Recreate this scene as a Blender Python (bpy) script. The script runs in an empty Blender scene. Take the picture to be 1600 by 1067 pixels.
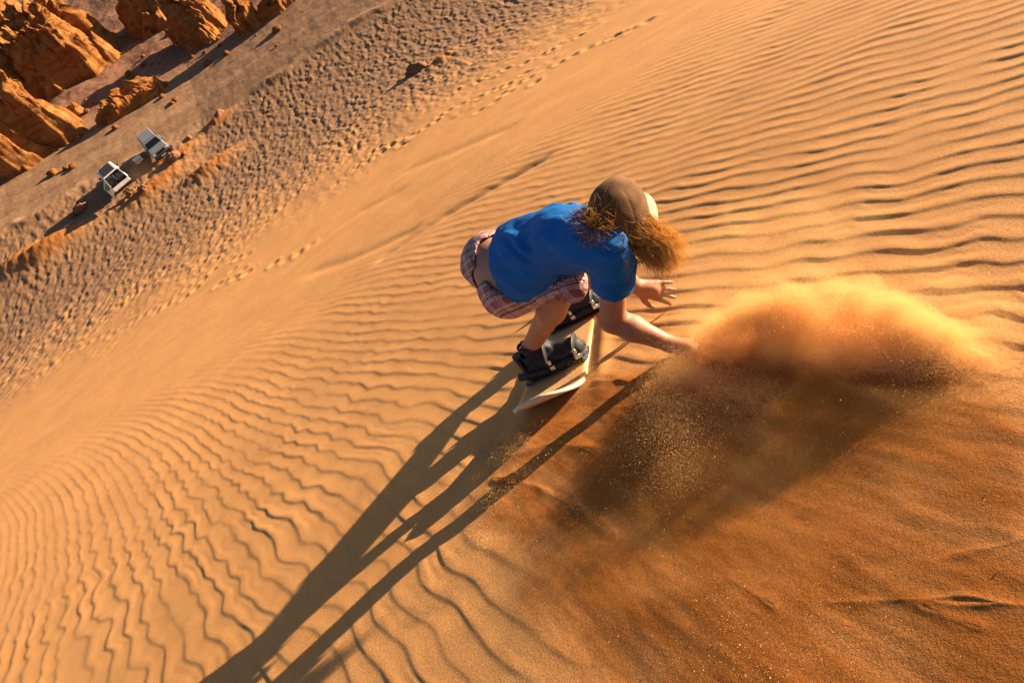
import bpy, bmesh, math, random
import numpy as np
from math import radians, sin, cos, tan, atan, atan2, pi, sqrt
from mathutils import Vector, Matrix, noise as mnoise

rng = np.random.default_rng(7)
random.seed(7)
scene = bpy.context.scene
COL = scene.collection

# ------------------------------------------------------------------ camera set-up and terrain frame
FPX = 1067.0                       # focal length in units of a 1600 px wide frame (24 mm on 36 mm)
TH = radians(48.0)                 # camera pitch below the horizon
RO = radians(33.5)                 # camera roll
CR, SR = cos(RO), sin(RO)
AX_R = np.array([1.0, 0, 0])
AX_F = np.array([0, cos(TH), -sin(TH)])
AX_D = np.array([0, -sin(TH), -cos(TH)])

def uv(px, py):
    dx, dy = np.asarray(px, float) - 800.0, np.asarray(py, float) - 533.5
    return CR * dx - SR * dy, SR * dx + CR * dy

def ray(px, py):
    u, v = uv(px, py)
    return AX_F + np.multiply.outer(u / FPX, AX_R) + np.multiply.outer(v / FPX, AX_D)

_r0 = ray(850, 565)
CAM = -_r0 / np.linalg.norm(_r0) * 2.7       # the origin is the rider's rear foot
SL = TH + atan(uv(850, 565)[1] / FPX) - radians(20.0)   # dune slope under the rider, about 31 degrees
E_W = np.array([0, cos(SL), -sin(SL)])       # down the slope
E_N = np.array([0, sin(SL), cos(SL)])        # off the slope

def slope_hit(px, py, h=0.0):
    r = ray(px, py)
    t = (h - CAM @ E_N) / (r @ E_N)
    P = CAM + r * t
    return np.array([P[0], P @ E_W, P @ E_N])

def sl2w(p):
    p = np.asarray(p, float)
    return np.multiply.outer(p[..., 0], AX_R) + np.multiply.outer(p[..., 1], E_W) + np.multiply.outer(p[..., 2], E_N)

def at(px, py, d):
    """a point at distance d from the lens, in slope coordinates (across, down the slope, off the slope)"""
    r = ray(px, py); r = r / np.linalg.norm(r)
    P = CAM + r * d
    return np.array([P[0], P @ E_W, P @ E_N])

# profile of the dune face seen from the side, integrated in polar form round the lens
V0 = float(uv(850, 565)[1])
DEP0 = TH + atan(V0 / FPX)
V_TOE = -528.0                                   # where the dune runs out on to the valley floor
PH_TOE = DEP0 - (TH + atan(V_TOE / FPX))
_ph = np.linspace(0, PH_TOE, 3000)
_t = _ph / PH_TOE
_base = 2.747 + (2.53 - 2.747) * _t
_bump = np.sin(pi * _t ** 1.15) ** 1.5
_need = math.log(63.3 / 2.7) / PH_TOE
_cot = _base + _bump * (_need - _base.mean()) / _bump.mean()
_lr = math.log(2.7) + np.concatenate([[0], np.cumsum((_cot[1:] + _cot[:-1]) / 2 * np.diff(_ph))])
Z_FLOOR = CAM[2] - math.exp(_lr[-1]) * sin(DEP0 - PH_TOE)

def prof_r(v):
    """distance from the lens (in its vertical plane) to the ground along image row v"""
    v = np.asarray(v, float)
    dep = TH + np.arctan(v / FPX)
    near = (CAM @ E_N) / np.sin(np.clip(dep - SL, 0.02, pi - 0.02))
    mid = np.exp(np.interp(DEP0 - dep, _ph, _lr))
    far = (CAM[2] - Z_FLOOR) / np.sin(np.clip(dep, 0.004, pi))
    return np.where(v >= V0, near, np.where(v >= V_TOE, mid, far))

def grid_ground(u, v):
    dep = TH + np.arctan(v / FPX)
    r = prof_r(v)
    t = r / np.sqrt(1 + (v / FPX) ** 2)
    Y = CAM[1] + r * np.cos(dep)
    Z = CAM[2] - r * np.sin(dep)
    X = CAM[0] + np.multiply.outer(t, u / FPX)
    return X, Y, Z

def ground_px(px, py):
    """the ground point seen at a place of the photograph"""
    u, v = uv(px, py)
    X, Y, Z = grid_ground(np.array([float(u)]), np.array([float(v)]))
    return np.array([X[0, 0], Y[0], Z[0]])

_vtab = np.concatenate([np.arange(-1170, 1000, 1.0), np.arange(1000, 2600, 20.0)])
_, _Ytab, _Ztab = grid_ground(np.array([0.0]), _vtab)
_o = np.argsort(_Ytab)
_Ytab, _Ztab = _Ytab[_o], _Ztab[_o]

def rise(x):
    """the valley floor climbs gently to the left, a tilt added to shorten shadows"""
    return .10 * np.clip(-np.asarray(x, float) - 12, 0, 34)

def valley_pt(px, py):
    r = ray(px, py); x = -20.0
    for _ in range(12):
        t = (Z_FLOOR + float(rise(x)) - CAM[2]) / r[2]; x = CAM[0] + r[0] * t
    return np.array([x, CAM[1] + r[1] * t, Z_FLOOR + float(rise(x))])

# ------------------------------------------------------------------ noise
_perm = np.random.default_rng(3).permutation(256)
_perm = np.concatenate([_perm, _perm, _perm[:2]])
_ga = np.random.default_rng(5).uniform(0, 2 * pi, 256)
_gx, _gy = np.cos(_ga), np.sin(_ga)

def perlin(x, y, seed=0):
    x = np.asarray(x, float) + seed * 17.31
    y = np.asarray(y, float) + seed * 9.77
    xi = np.floor(x).astype(np.int64); yi = np.floor(y).astype(np.int64)
    xf, yf = x - xi, y - yi
    xi &= 255; yi &= 255
    sx = xf * xf * xf * (xf * (xf * 6 - 15) + 10); sy = yf * yf * yf * (yf * (yf * 6 - 15) + 10)
    def g(ix, iy, dx, dy):
        h = _perm[_perm[ix & 255] + (iy & 255)]
        return _gx[h] * dx + _gy[h] * dy
    a = g(xi, yi, xf, yf); b = g(xi + 1, yi, xf - 1, yf)
    c_ = g(xi, yi + 1, xf, yf - 1); d = g(xi + 1, yi + 1, xf - 1, yf - 1)
    return 1.5 * ((a + sx * (b - a)) + sy * ((c_ + sx * (d - c_)) - (a + sx * (b - a))))

def fbm(x, y, seed=0, octv=4, gain=0.5):
    s = 0; a = 1.0; f = 1.0
    for k in range(octv):
        s = s + a * perlin(x * f, y * f, seed + k * 3.1)
        a *= gain; f *= 2.03
    return s

def noise3(P, scale, seed=0):
    """cheap smooth 3-D noise from three planes"""
    q = P / scale
    return (perlin(q[..., 0] + .3 * q[..., 2], q[..., 1] - .7 * q[..., 2], seed) +
            perlin(q[..., 1] + .6 * q[..., 0], q[..., 2] + .4 * q[..., 0], seed + 5) +
            perlin(q[..., 2] - .5 * q[..., 1], q[..., 0] + .8 * q[..., 1], seed + 9)) / 1.8

def sstep(a, b, x):
    t = np.clip((x - a) / (b - a), 0, 1)
    return t * t * (3 - 2 * t)

# ------------------------------------------------------------------ materials
def lin(c):
    return tuple((x / 255 / 12.92 if x / 255 <= .04045 else ((x / 255 + .055) / 1.055) ** 2.4) for x in c)

class NT:
    def __init__(self, name):
        self.m = bpy.data.materials.new(name); self.m.use_nodes = True
        self.t = self.m.node_tree; self.n = self.t.nodes; self.l = self.t.links
        self.b = self.n['Principled BSDF']; self.out = self.n['Material Output']
    def new(self, typ, **kw):
        nd = self.n.new(typ)
        for k, v in kw.items():
            if k.startswith('i_'):
                key = k[2:].replace('_', ' ')
                nd.inputs[int(key) if key.isdigit() else key].default_value = v
            else: setattr(nd, k, v)
        return nd
    def link(self, a, b): self.l.new(a, b)
    def ramp(self, fac, stops):
        r = self.new('ShaderNodeValToRGB')
        el = r.color_ramp.elements
        while len(el) < len(stops): el.new(0.5)
        for e, (p, c) in zip(el, stops):
            e.position = p; e.color = (*c, 1) if len(c) == 3 else c
        self.link(fac, r.inputs[0]); return r.outputs[0]
    def mix(self, fac, a, b, mode='MIX'):
        m = self.new('ShaderNodeMix', data_type='RGBA', blend_type=mode)
        for sock, v in ((m.inputs[0], fac), (m.inputs[6], a), (m.inputs[7], b)):
            if hasattr(v, 'is_linked'): self.link(v, sock)
            elif isinstance(v, (int, float)): sock.default_value = v
            else: sock.default_value = (*v, 1)
        return m.outputs[2]
    def math(self, op, a, b=0.0):
        m = self.new('ShaderNodeMath', operation=op)
        for sock, v in ((m.inputs[0], a), (m.inputs[1], b)):
            if hasattr(v, 'is_linked'): self.link(v, sock)
            else: sock.default_value = v
        return m.outputs[0]
    def noise(self, vec, scale, detail=3, rough=.55, dist=0.0):
        nd = self.new('ShaderNodeTexNoise', i_Scale=scale, i_Detail=detail, i_Roughness=rough, i_Distortion=dist)
        if vec is not None: self.link(vec, nd.inputs['Vector'])
        return nd.outputs[0]
    def mapping(self, vec, sc=(1, 1, 1), rot=(0, 0, 0), loc=(0, 0, 0)):
        nd = self.new('ShaderNodeMapping'); nd.inputs['Scale'].default_value = sc
        nd.inputs['Rotation'].default_value = rot; nd.inputs['Location'].default_value = loc
        self.link(vec, nd.inputs['Vector']); return nd.outputs[0]
    def bump(self, h, dist, strength=1.0, prev=None):
        nd = self.new('ShaderNodeBump'); nd.inputs['Distance'].default_value = dist
        nd.inputs['Strength'].default_value = strength
        self.link(h, nd.inputs['Height'])
        if prev is not None: self.link(prev, nd.inputs['Normal'])
        return nd.outputs[0]
    def attr(self, name): return self.new('ShaderNodeAttribute', attribute_name=name).outputs['Fac']
    @property
    def obj(self): return self.new('ShaderNodeTexCoord').outputs['Object']
    def done(self, color=None, rough=.8, normal=None, spec=.3, metal=0.0):
        if color is not None:
            if hasattr(color, 'is_linked'): self.link(color, self.b.inputs['Base Color'])
            else: self.b.inputs['Base Color'].default_value = (*color, 1)
        self.b.inputs['Roughness'].default_value = rough
        self.b.inputs['Specular IOR Level'].default_value = spec
        self.b.inputs['Metallic'].default_value = metal
        if normal is not None: self.link(normal, self.b.inputs['Normal'])
        return self.m

def plain(name, col, rough=.5, spec=.4, metal=0.0, var=.25, scale=30.0, bump=0.0):
    k = NT(name)
    n = k.noise(k.obj, scale, 4)
    lo = tuple(x * (1 - var) for x in col); hi = tuple(min(1, x * (1 + var)) for x in col)
    return k.done(k.ramp(n, [(.3, lo), (.7, hi)]), rough, k.bump(n, bump) if bump else None, spec, metal)

SAND = (.56, .315, .125)
SAND_FRESH_SHADE = (.325, .106, .016)  # churned sand colour, deepened to stand in for shade over the wash

def mat_sand():
    k = NT('dune sand')
    o = k.obj
    big = k.noise(o, .9, 4, .6)
    c = k.ramp(big, [(.3, (.53, .252, .082)), (.7, (.60, .294, .102))])
    c = k.mix(k.attr('fresh_shade'), c, SAND_FRESH_SHADE)
    c = k.mix(k.attr('toe'), c, (.268, .146, .073))
    g1 = k.noise(o, 420, 2, .7)
    g2 = k.noise(o, 150, 2, .6)
    sp = k.ramp(g1, [(.32, (.52, .49, .45)), (.52, (1, 1, 1)), (.72, (1.4, 1.36, 1.3))])
    c = k.mix(.75, c, sp, 'MULTIPLY')
    sp2 = k.ramp(g2, [(.35, (.84, .82, .8)), (.65, (1.12, 1.12, 1.1))])
    c = k.mix(.7, c, sp2, 'MULTIPLY')
    n = k.bump(g2, .0007)
    n = k.bump(g1, .0007, 1, n)
    return k.done(c, .85, n, .15)

def mat_gravel():
    k = NT('valley gravel')
    o = k.obj
    a = k.noise(o, .16, 5, .6)
    c = k.ramp(a, [(.3, (.19, .090, .050)), (.55, (.235, .122, .070)), (.75, (.275, .145, .078))])
    b = k.noise(o, 1.8, 4, .7)
    c = k.mix(.85, c, k.ramp(b, [(.3, (.66, .60, .56)), (.5, (1, 1, 1)), (.7, (1.2, 1.17, 1.12))]), 'MULTIPLY')
    c = k.mix(k.attr('toe'), c, (.40, .205, .08))
    return k.done(c, .9, k.bump(b, .12), .1)

def mat_road():
    k = NT('packed dirt road')
    o = k.obj
    st = k.noise(k.mapping(o, (.035, .55, 1)), 1.0, 5, .65)
    c = k.ramp(st, [(.3, (.21, .115, .060)), (.5, (.27, .152, .080)), (.72, (.325, .19, .10))])
    b = k.noise(o, 1.6, 5, .7)
    c = k.mix(.8, c, k.ramp(b, [(.3, (.72, .68, .64)), (.5, (1, 1, 1)), (.7, (1.14, 1.12, 1.1))]), 'MULTIPLY')
    return k.done(c, .9, k.bump(b, .06), .1)

def mat_rock():
    k = NT('weathered orange rock')
    o = k.obj
    st = k.noise(k.mapping(o, (.25, .25, 1.6), (.15, .1, 0)), 1.0, 6, .65, .4)
    c = k.ramp(st, [(.28, (.22, .072, .022)), (.48, (.38, .148, .038)), (.62, (.48, .21, .055)), (.8, (.32, .115, .033))])
    b = k.noise(o, 2.6, 6, .72)
    c = k.mix(.8, c, k.ramp(b, [(.32, (.5, .42, .38)), (.5, (1, 1, 1)), (.75, (1.2, 1.18, 1.1))]), 'MULTIPLY')
    n = k.bump(b, .35)
    n = k.bump(k.noise(o, 9, 4, .7), .1, 1, n)
    return k.done(c, .9, n, .1)

def mat_boulder():
    k = NT('dark red boulder')
    o = k.obj
    b = k.noise(o, 3.5, 6, .7)
    c = k.ramp(b, [(.3, (.16, .075, .045)), (.55, (.27, .13, .07)), (.75, (.38, .20, .105))])
    return k.done(c, .9, k.bump(b, .15), .1)

M = {}
M['sand'] = mat_sand(); M['gravel'] = mat_gravel(); M['road'] = mat_road(); M['rock'] = mat_rock(); M['boulder'] = mat_boulder()

# ------------------------------------------------------------------ object helpers
def tag(o, label=None, cat=None, group=None, kind=None):
    if label: o['label'] = label
    if cat: o['category'] = cat
    if group: o['group'] = group
    if kind: o['kind'] = kind
    return o

def mesh_np(name, V, Fc, mat, parent=None, smooth=True, attrs=None):
    V = np.ascontiguousarray(V, dtype=np.float32)
    Fc = np.ascontiguousarray(Fc, dtype=np.int32)
    me = bpy.data.meshes.new(name)
    k = Fc.shape[1]
    me.vertices.add(len(V)); me.vertices.foreach_set('co', V.ravel())
    me.loops.add(Fc.size); me.loops.foreach_set('vertex_index', Fc.ravel())
    me.polygons.add(len(Fc))
    me.polygons.foreach_set('loop_start', np.arange(0, Fc.size, k, dtype=np.int32))
    me.polygons.foreach_set('use_smooth', np.full(len(Fc), smooth))
    if attrs:
        for an, av in attrs.items():
            a = me.attributes.new(an, 'FLOAT', 'POINT')
            a.data.foreach_set('value', np.ascontiguousarray(av, dtype=np.float32).ravel())
    me.update(calc_edges=True); me.validate()
    me.materials.append(mat)
    o = bpy.data.objects.new(name, me); COL.objects.link(o)
    if parent is not None: o.parent = parent
    return o

def bm_obj(name, bm, mat, parent=None, smooth=False, bevel=0.0):
    me = bpy.data.meshes.new(name)
    bmesh.ops.recalc_face_normals(bm, faces=bm.faces)
    bm.to_mesh(me); bm.free()
    me.polygons.foreach_set('use_smooth', [smooth] * len(me.polygons))
    for m in (mat if isinstance(mat, list) else [mat]): me.materials.append(m)
    o = bpy.data.objects.new(name, me); COL.objects.link(o)
    if parent is not None: o.parent = parent
    if bevel:
        b = o.modifiers.new('bevel', 'BEVEL'); b.width = bevel; b.segments = 2; b.limit_method = 'ANGLE'; b.angle_limit = radians(40)
    return o

def empty(name, loc=(0, 0, 0), rot=(0, 0, 0), size=.2):
    o = bpy.data.objects.new(name, None); COL.objects.link(o)
    o.location = loc; o.rotation_euler = rot; o.empty_display_size = size
    return o
# ------------------------------------------------------------------ ripple phase over the dune, from how the crests run on the real slope
# (place in the photograph, crest direction, spacing) - turned into gradients of a smooth ground field
RIP = [(100,980,.2,1,38),(50,1000,-.25,1,24),(30,880,-.4,1,20),(230,900,.45,1,44),(300,900,.5,1,36),(270,800,.6,1,36),
 (350,860,.8,1,37),(420,860,.5,1,36),(430,790,1,.6,36),(480,740,1,.4,32),(480,680,1,.15,26),(580,700,1,.45,28),
 (600,640,1,.15,24),(500,600,1,0,18),(620,560,1,.1,18),(700,520,1,.08,17),(720,420,1,-.1,14),(600,470,1,-.08,13),(500,500,1,-.1,13),
 (330,620,1,.2,15),(250,700,.8,.6,16),(170,760,-.3,1,15),
 (1100,450,1,.05,27),(1250,440,1,-.05,27),(1500,440,1,-.12,33),(1500,510,1,.05,42),(1150,490,1,.12,27),(1550,580,1,.15,42),
 (1200,370,1,-.12,16),(1450,350,1,-.14,22),(1100,330,1,-.17,13),(1300,280,1,-.2,14.5),(1550,240,1,-.2,17),(1100,230,1,-.27,9.5),
 (1300,160,1,-.27,10.5),(1500,130,1,-.27,12),(1200,60,1,-.33,8),(1450,30,1,-.33,9.5),(1100,130,1,-.3,8),(1000,250,1,-.3,10),
 (850,290,1,-.3,11),(750,330,1,-.3,11),(1000,450,1,.08,24),(590,870,1,1.05,42),(680,960,.8,1,56),(800,760,1,.5,42),(950,640,1,.3,38)]

def ab(X, Y):
    rho = Y - CAM[1] + 0.35
    rho = np.maximum(rho, .12)
    return np.clip((X - CAM[0]) / rho, -1.6, 1.6), np.log(rho)

def basis(a, b, deg=5):
    b = (b - 1.2) * .8
    return np.stack([a ** i * b ** j for i in range(deg + 1) for j in range(deg + 1 - i) if i + j > 0], -1)

def _gxy(px, py):
    g = ground_px(px, py); return g[0], g[1]

_A, _b = [], []
for (px, py, tx, ty, sp) in RIP:
    l = math.hypot(tx, ty); tx, ty = tx / l, ty / l
    nx, ny = -ty, tx
    def B(x, y):
        X, Y = _gxy(x, y); a, b = ab(np.array(X), np.array(Y)); return basis(a, b)
    dx = (B(px + 3, py) - B(px - 3, py)) / 6; dy = (B(px, py + 3) - B(px, py - 3)) / 6
    _A.append((dx * nx + dy * ny) * sp); _b.append(1.0)           # one cycle per spacing across the crest
    _A.append((dx * tx + dy * ty) * sp * 1.0); _b.append(0.0)     # constant along it
_A = np.array(_A); _b = np.array(_b)
_reg = 1e-4
RIPC = np.linalg.solve(_A.T @ _A + _reg * np.eye(_A.shape[1]), _A.T @ _b)

def ripple_phase(X, Y):
    a, b = ab(X, Y)
    return basis(a, b) @ RIPC

# ------------------------------------------------------------------ terrain grid
def axis(segments):
    out = []
    for a, b, st in segments:
        n = max(1, int(round((b - a) / st)))
        out.append(np.linspace(a, b, n, endpoint=False))
    out.append([segments[-1][1]])
    return np.concatenate(out)

Q = 1.6
vs = axis([(-1176, -1150, 6), (-1150, -900, 5), (-900, -545, 2.0), (-545, -310, 1.0), (-310, 900, Q), (900, 1000, 6), (1000, 2600, 50)])
us = axis([(-5200, -2200, 300), (-2200, -1500, 10), (-1500, -1060, 2.4), (-1060, 1060, Q), (1060, 1500, 2.4), (1500, 2200, 10), (2200, 5200, 300)])
NV, NU = len(vs), len(us)
GX, GY, GZ = grid_ground(us, vs)
YY = np.repeat(GY[:, None], NU, 1); ZZ = np.repeat(GZ[:, None], NU, 1)
# local slope and arc length of each row
_dy = np.gradient(GY); _dz = np.gradient(GZ)
_ang = np.arctan(-_dz / np.where(np.abs(_dy) < 1e-9, 1e-9, _dy))
_cum = np.concatenate([[0], np.cumsum(np.hypot(np.diff(GY), np.diff(GZ)))])
S_row = np.interp(V0, vs, _cum) - _cum          # metres down the slope from the rider
SS = np.repeat(S_row[:, None], NU, 1)
VV = np.repeat(vs[:, None], NU, 1); UU = np.repeat(us[None], NV, 0)
H = np.zeros((NV, NU))

def poly_mask(X, W, poly, soft):
    """soft inside mask of a convex-ish polygon on the slope (signed distance to its edges)"""
    poly = np.array(poly); n = len(poly)
    d2 = np.full(X.shape, 1e9); ins = np.zeros(X.shape, bool)
    for i in range(n):
        ax, ay = poly[i]; bx, by = poly[(i + 1) % n]
        ex, ey = bx - ax, by - ay
        t = np.clip(((X - ax) * ex + (W - ay) * ey) / (ex * ex + ey * ey), 0, 1)
        d2 = np.minimum(d2, (X - ax - t * ex) ** 2 + (W - ay - t * ey) ** 2)
        cond = ((ay > W) != (by > W)) & (X < (bx - ax) * (W - ay) / ((by - ay) if by != ay else 1e-9) + ax)
        ins ^= cond
    d = np.sqrt(d2); sd = np.where(ins, d, -d)
    return sstep(-soft, soft, sd)

WW = YY * E_W[1] + ZZ * E_W[2]            # true slope coordinate near the rider
near = (VV > -330)
# --- disturbed sand: the rider's wash, uphill and right of the board
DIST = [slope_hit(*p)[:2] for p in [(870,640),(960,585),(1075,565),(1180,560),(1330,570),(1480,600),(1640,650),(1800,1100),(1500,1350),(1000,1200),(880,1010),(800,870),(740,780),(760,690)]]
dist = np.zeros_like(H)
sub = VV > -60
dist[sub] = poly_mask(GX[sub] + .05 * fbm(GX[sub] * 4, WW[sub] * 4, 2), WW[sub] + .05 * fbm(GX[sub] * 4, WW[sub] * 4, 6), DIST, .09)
# --- ripples
P0 = ripple_phase(GX, YY)
lx = np.gradient(P0, axis=1) / np.gradient(GX, axis=1)
dXv = np.gradient(GX, axis=0); dSv = np.gradient(SS, axis=0)
ls = (np.gradient(P0, axis=0) - lx * dXv) / np.where(np.abs(dSv) < 1e-9, 1e-9, dSv)
lam = 1 / np.maximum(np.hypot(lx, ls), .5)                    # local wavelength in metres
a_, b_ = ab(GX, YY)
wob = .42 * perlin(GX / .44, SS / .44, 11) + .16 * perlin(GX / .22, SS / .22, 12)
left = sstep(.2, -.9, GX / np.maximum(YY - CAM[1], .3))
wob = wob * (.42 + 1.1 * left) * sstep(-330, 60, VV) + .24 * perlin(a_ * 7, b_ * 6, 15) + .07 * perlin(a_ * 22, b_ * 18, 17) * sstep(120, -150, VV)
ph = P0 + wob
# junctions where crests split and end
q1 = P0 * .27
q2 = a_ * 5.2 - b_ * .7
jn = .72 + .33 * left
re = 1 + jn * perlin(q1, q2 * 1.3, 21); im = jn * perlin(q1, q2 * 1.3, 23)
ph = ph + np.arctan2(im, re) / (2 * pi)
amp_j = np.clip(np.hypot(re, im), 0, 1.25)
fr = ph - np.floor(ph)
CR_T = .75
f = np.where(fr < CR_T, .5 - .5 * np.cos(pi * fr / CR_T), .5 + .5 * np.cos(pi * (fr - CR_T) / (1 - CR_T)))
f = .55 * f + .45 * f ** 2.2
fine = 2.0 * ph + .5 * perlin(a_ * 16, b_ * 13, 27)
f = f + .16 * np.clip(.2 + fbm(a_ * 5, b_ * 6, 29, 2), 0, 1) * np.sin(2 * pi * fine)
vfade = sstep(-305, -195, VV + 26 * fbm(a_ * 7, b_ * 5, 31, 3))
vfade = vfade * sstep(1480, 1080, np.abs(UU))
patch = .62 + .55 * np.clip(.5 + fbm(a_ * 3.1, b_ * 4.0, 33, 3), 0, 1)
h_r = np.clip((.0225 + .008 * sstep(-.3, .4, a_)) * lam, 0, .0070) * f * amp_j * vfade * patch * (1 - .93 * dist)
H += np.where(near, h_r, 0)
# broad unevenness of the dune
H += .012 * fbm(GX / 2.6, SS / 2.6, 41, 3) * sstep(200, -200, VV) * sstep(-560, -430, VV)
H += .0018 * fbm(GX / .3, SS / .3, 43, 3) * np.where(near, 1, 0)
# --- the wash itself: shallow flow lobes, streaks and small ridges
flow = fbm(GX * 5.5 + 1.4 * WW, WW * 1.9 - .3 * GX, 51, 4, .55)
H += dist * (.0028 * flow + .005 * fbm(GX * 2.2, WW * 1.5, 55, 2))
def dseg(p, q):
    ex, ey = q[0] - p[0], q[1] - p[1]
    t = np.clip(((GX - p[0]) * ex + (WW - p[1]) * ey) / (ex * ex + ey * ey), 0, 1)
    sgn = ((GX - p[0]) * ey - (WW - p[1]) * ex) / math.hypot(ex, ey)
    return np.hypot(GX - p[0] - t * ex, WW - p[1] - t * ey), t, sgn
def ridge(pxs, height, width, seed):
    pts = [slope_hit(*p)[:2] for p in pxs]
    D = np.full(H.shape, 9.0)
    for p, q in zip(pts[:-1], pts[1:]):
        D = np.minimum(D, dseg(p, q)[0])
    D = np.abs(D + .012 * perlin(GX * 14, WW * 14, seed))
    return height * np.exp(-(D / width) ** 1.4) * np.clip(.65 + .6 * perlin(GX * 7, WW * 7, seed + 1), 0, 1.2)
for pxs, hh, ww in [([(1140,905),(1210,950)], .0020, .008), ([(1300,948),(1420,950),(1520,958),(1640,975)], .0024, .008),
                    ([(1450,962),(1540,1000)], .0018, .007), ([(1460,895),(1640,868)], .0018, .007),
                    ([(765,738),(830,750),(900,790),(960,830)], .004, .014), ([(800,705),(860,690),(930,700)], .005, .018),
                    ([(820,690),(850,660),(880,655)], .008, .02), ([(925,600),(970,600),(1010,610)], .006, .014), ([(930,640),(985,640)], .005, .014)]:
    H += ridge(pxs, hh, ww, int(pxs[0][0]) % 13)
H += dist * .015 * np.clip(GX - .05, -.3, 1) * sstep(-1.0, -1.6, WW)  # tilt added to turn this part of the wash away from the sun
# furrow dragged by the hand
H -= 1.0 * ridge([(1066,556),(1110,585),(1165,625),(1230,650),(1330,655)], .022, .05, 3)
H += ridge([(1090,540),(1150,560),(1230,585),(1330,600),(1450,600),(1600,610)], .012, .10, 5)
# wash heaped along the uphill side of the board and its trail
H += ridge([(785,655),(730,720),(650,800)], -.014, .05, 8) + ridge([(850,640),(800,720),(760,760)], .012, .05, 9)
# --- bed under the board
BC = np.array([.143, .092]); BD = np.array([.40, .917]); BP = np.array([.917, -.40])
la = (GX - BC[0]) * BD[0] + (WW - BC[1]) * BD[1]; lp = (GX - BC[0]) * BP[0] + (WW - BC[1]) * BP[1]
bed = sstep(.10, -.04, np.maximum(np.abs(la + .045) - .60, np.abs(lp) - .15)) * np.where(VV > -250, 1, 0)
H = H * (1 - bed) + (-.004) * bed
H += .02 * np.exp(-((lp - .19) / .035) ** 2) * sstep(.55, .3, np.abs(la + .1)) * np.where(VV > -250, 1, 0) * .5
# --- trampled toe of the dune: scuffs and footprints
toe = sstep(-328, -415, VV + 22 * fbm(GX / 4, SS / 6, 61, 3)) * sstep(-560, -535, VV + 8 * fbm(GX / 5, SS / 5, 63, 3))
def pits(cx, cs, seed, dens):
    """a hollow with a rim in each cell"""
    out = np.zeros(int(tm.sum()))
    x = GX[tm] / cx; s = SS[tm] / cs
    xi, si = np.floor(x), np.floor(s)
    for di in (-1, 0, 1):
        for dj in (-1, 0, 1):
            ci, cj = xi + di, si + dj
            h1 = np.modf(np.abs(np.sin(ci * 127.1 + cj * 311.7 + seed) * 43758.5453))[0]
            h2 = np.modf(np.abs(np.sin(ci * 269.5 + cj * 183.3 + seed) * 24634.6345))[0]
            h3 = np.modf(np.abs(np.sin(ci * 419.2 + cj * 371.9 + seed) * 17321.123))[0]
            ang = (h3 - .5) * 2.0
            dx = (x - ci - .1 - .8 * h1) * cx; ds = (s - cj - .1 - .8 * h2) * cs / 2.0
            rx = dx * np.cos(ang) - ds * np.sin(ang); rs = dx * np.sin(ang) + ds * np.cos(ang)
            d = np.hypot(rx / 1.25, rs)
            on = (np.modf(h1 * 7.3 + h3 * 3.1)[0] < dens)
            out += on * (-.16 * np.exp(-(d / .13) ** 2) + .055 * np.exp(-((d - .23) / .075) ** 2)) * (.6 + .8 * h2)
    return out
tm = toe > .01
tmsk = np.clip(.35 + 1.1 * fbm(GX[tm] / 2.6, SS[tm] / 4.5, 67, 3), .12, 1.1)
H[tm] += toe[tm] * (pits(.31, .66, 1.7, .75) * .38 + pits(.52, 1.15, 5.1, .55) * .5 + pits(1.0, 2.1, 8.3, .3) * .6) * tmsk * (.31 + .16 * sstep(-540, -400, VV[tm]))
H[tm] += toe[tm] * .05 * fbm(GX[tm] / .5, SS[tm] / 1.0, 65, 3)
# walking trails: single prints on the smooth sand
def prints(pxs, step, depth=.045, r=.12):
    pts = [ground_px(*p) for p in pxs]
    for p, q in zip(pts[:-1], pts[1:]):
        L = math.hypot(q[0] - p[0], q[1] - p[1]); n = max(2, int(L / step))
        for k in range(n):
            if rng.random() < .28: continue
            t = (k + rng.uniform(-.25, .25)) / n
            x = p[0] + (q[0] - p[0]) * t + rng.uniform(-.22, .22); y = p[1] + (q[1] - p[1]) * t + rng.uniform(-.6, .6)
            i0 = np.searchsorted(-GY, -(y + 2.2)); i1 = np.searchsorted(-GY, -(y - 2.2))
            xr = GX[(i0 + i1) // 2]
            j0 = np.searchsorted(xr, x - 1.0); j1 = np.searchsorted(xr, x + 1.0)
            sl_ = np.s_[max(0, i0):i1, max(0, j0):j1]
            sy = np.interp(y, GY[::-1], S_row[::-1])
            d = np.hypot((GX[sl_] - x) / 1.3, (SS[sl_] - sy) / 2.2) / r * .12
            H[sl_] += (-depth * np.exp(-(d / .12) ** 2) + .35 * depth * np.exp(-((d - .22) / .07) ** 2)) * rng.uniform(.5, 1.2)
prints([(0,600),(120,545),(260,475),(330,425),(420,375)], .55)
prints([(0,560),(110,520),(210,460),(330,400),(470,300)], .5)
prints([(340,440),(385,425),(450,395),(500,370)], .5, .045)
prints([(240,485),(330,440),(390,410)], .6, .045)
prints([(585,235),(640,222)], .3, .05)
prints([(560,262),(640,215),(720,165),(800,130),(880,85)], .45, .04)
prints([(680,165),(740,130),(830,95),(900,60),(960,25)], .4, .045)
prints([(770,150),(850,115),(940,70),(1040,30)], .35, .04)
prints([(720,190),(790,150),(850,130)], .5, .045)
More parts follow.
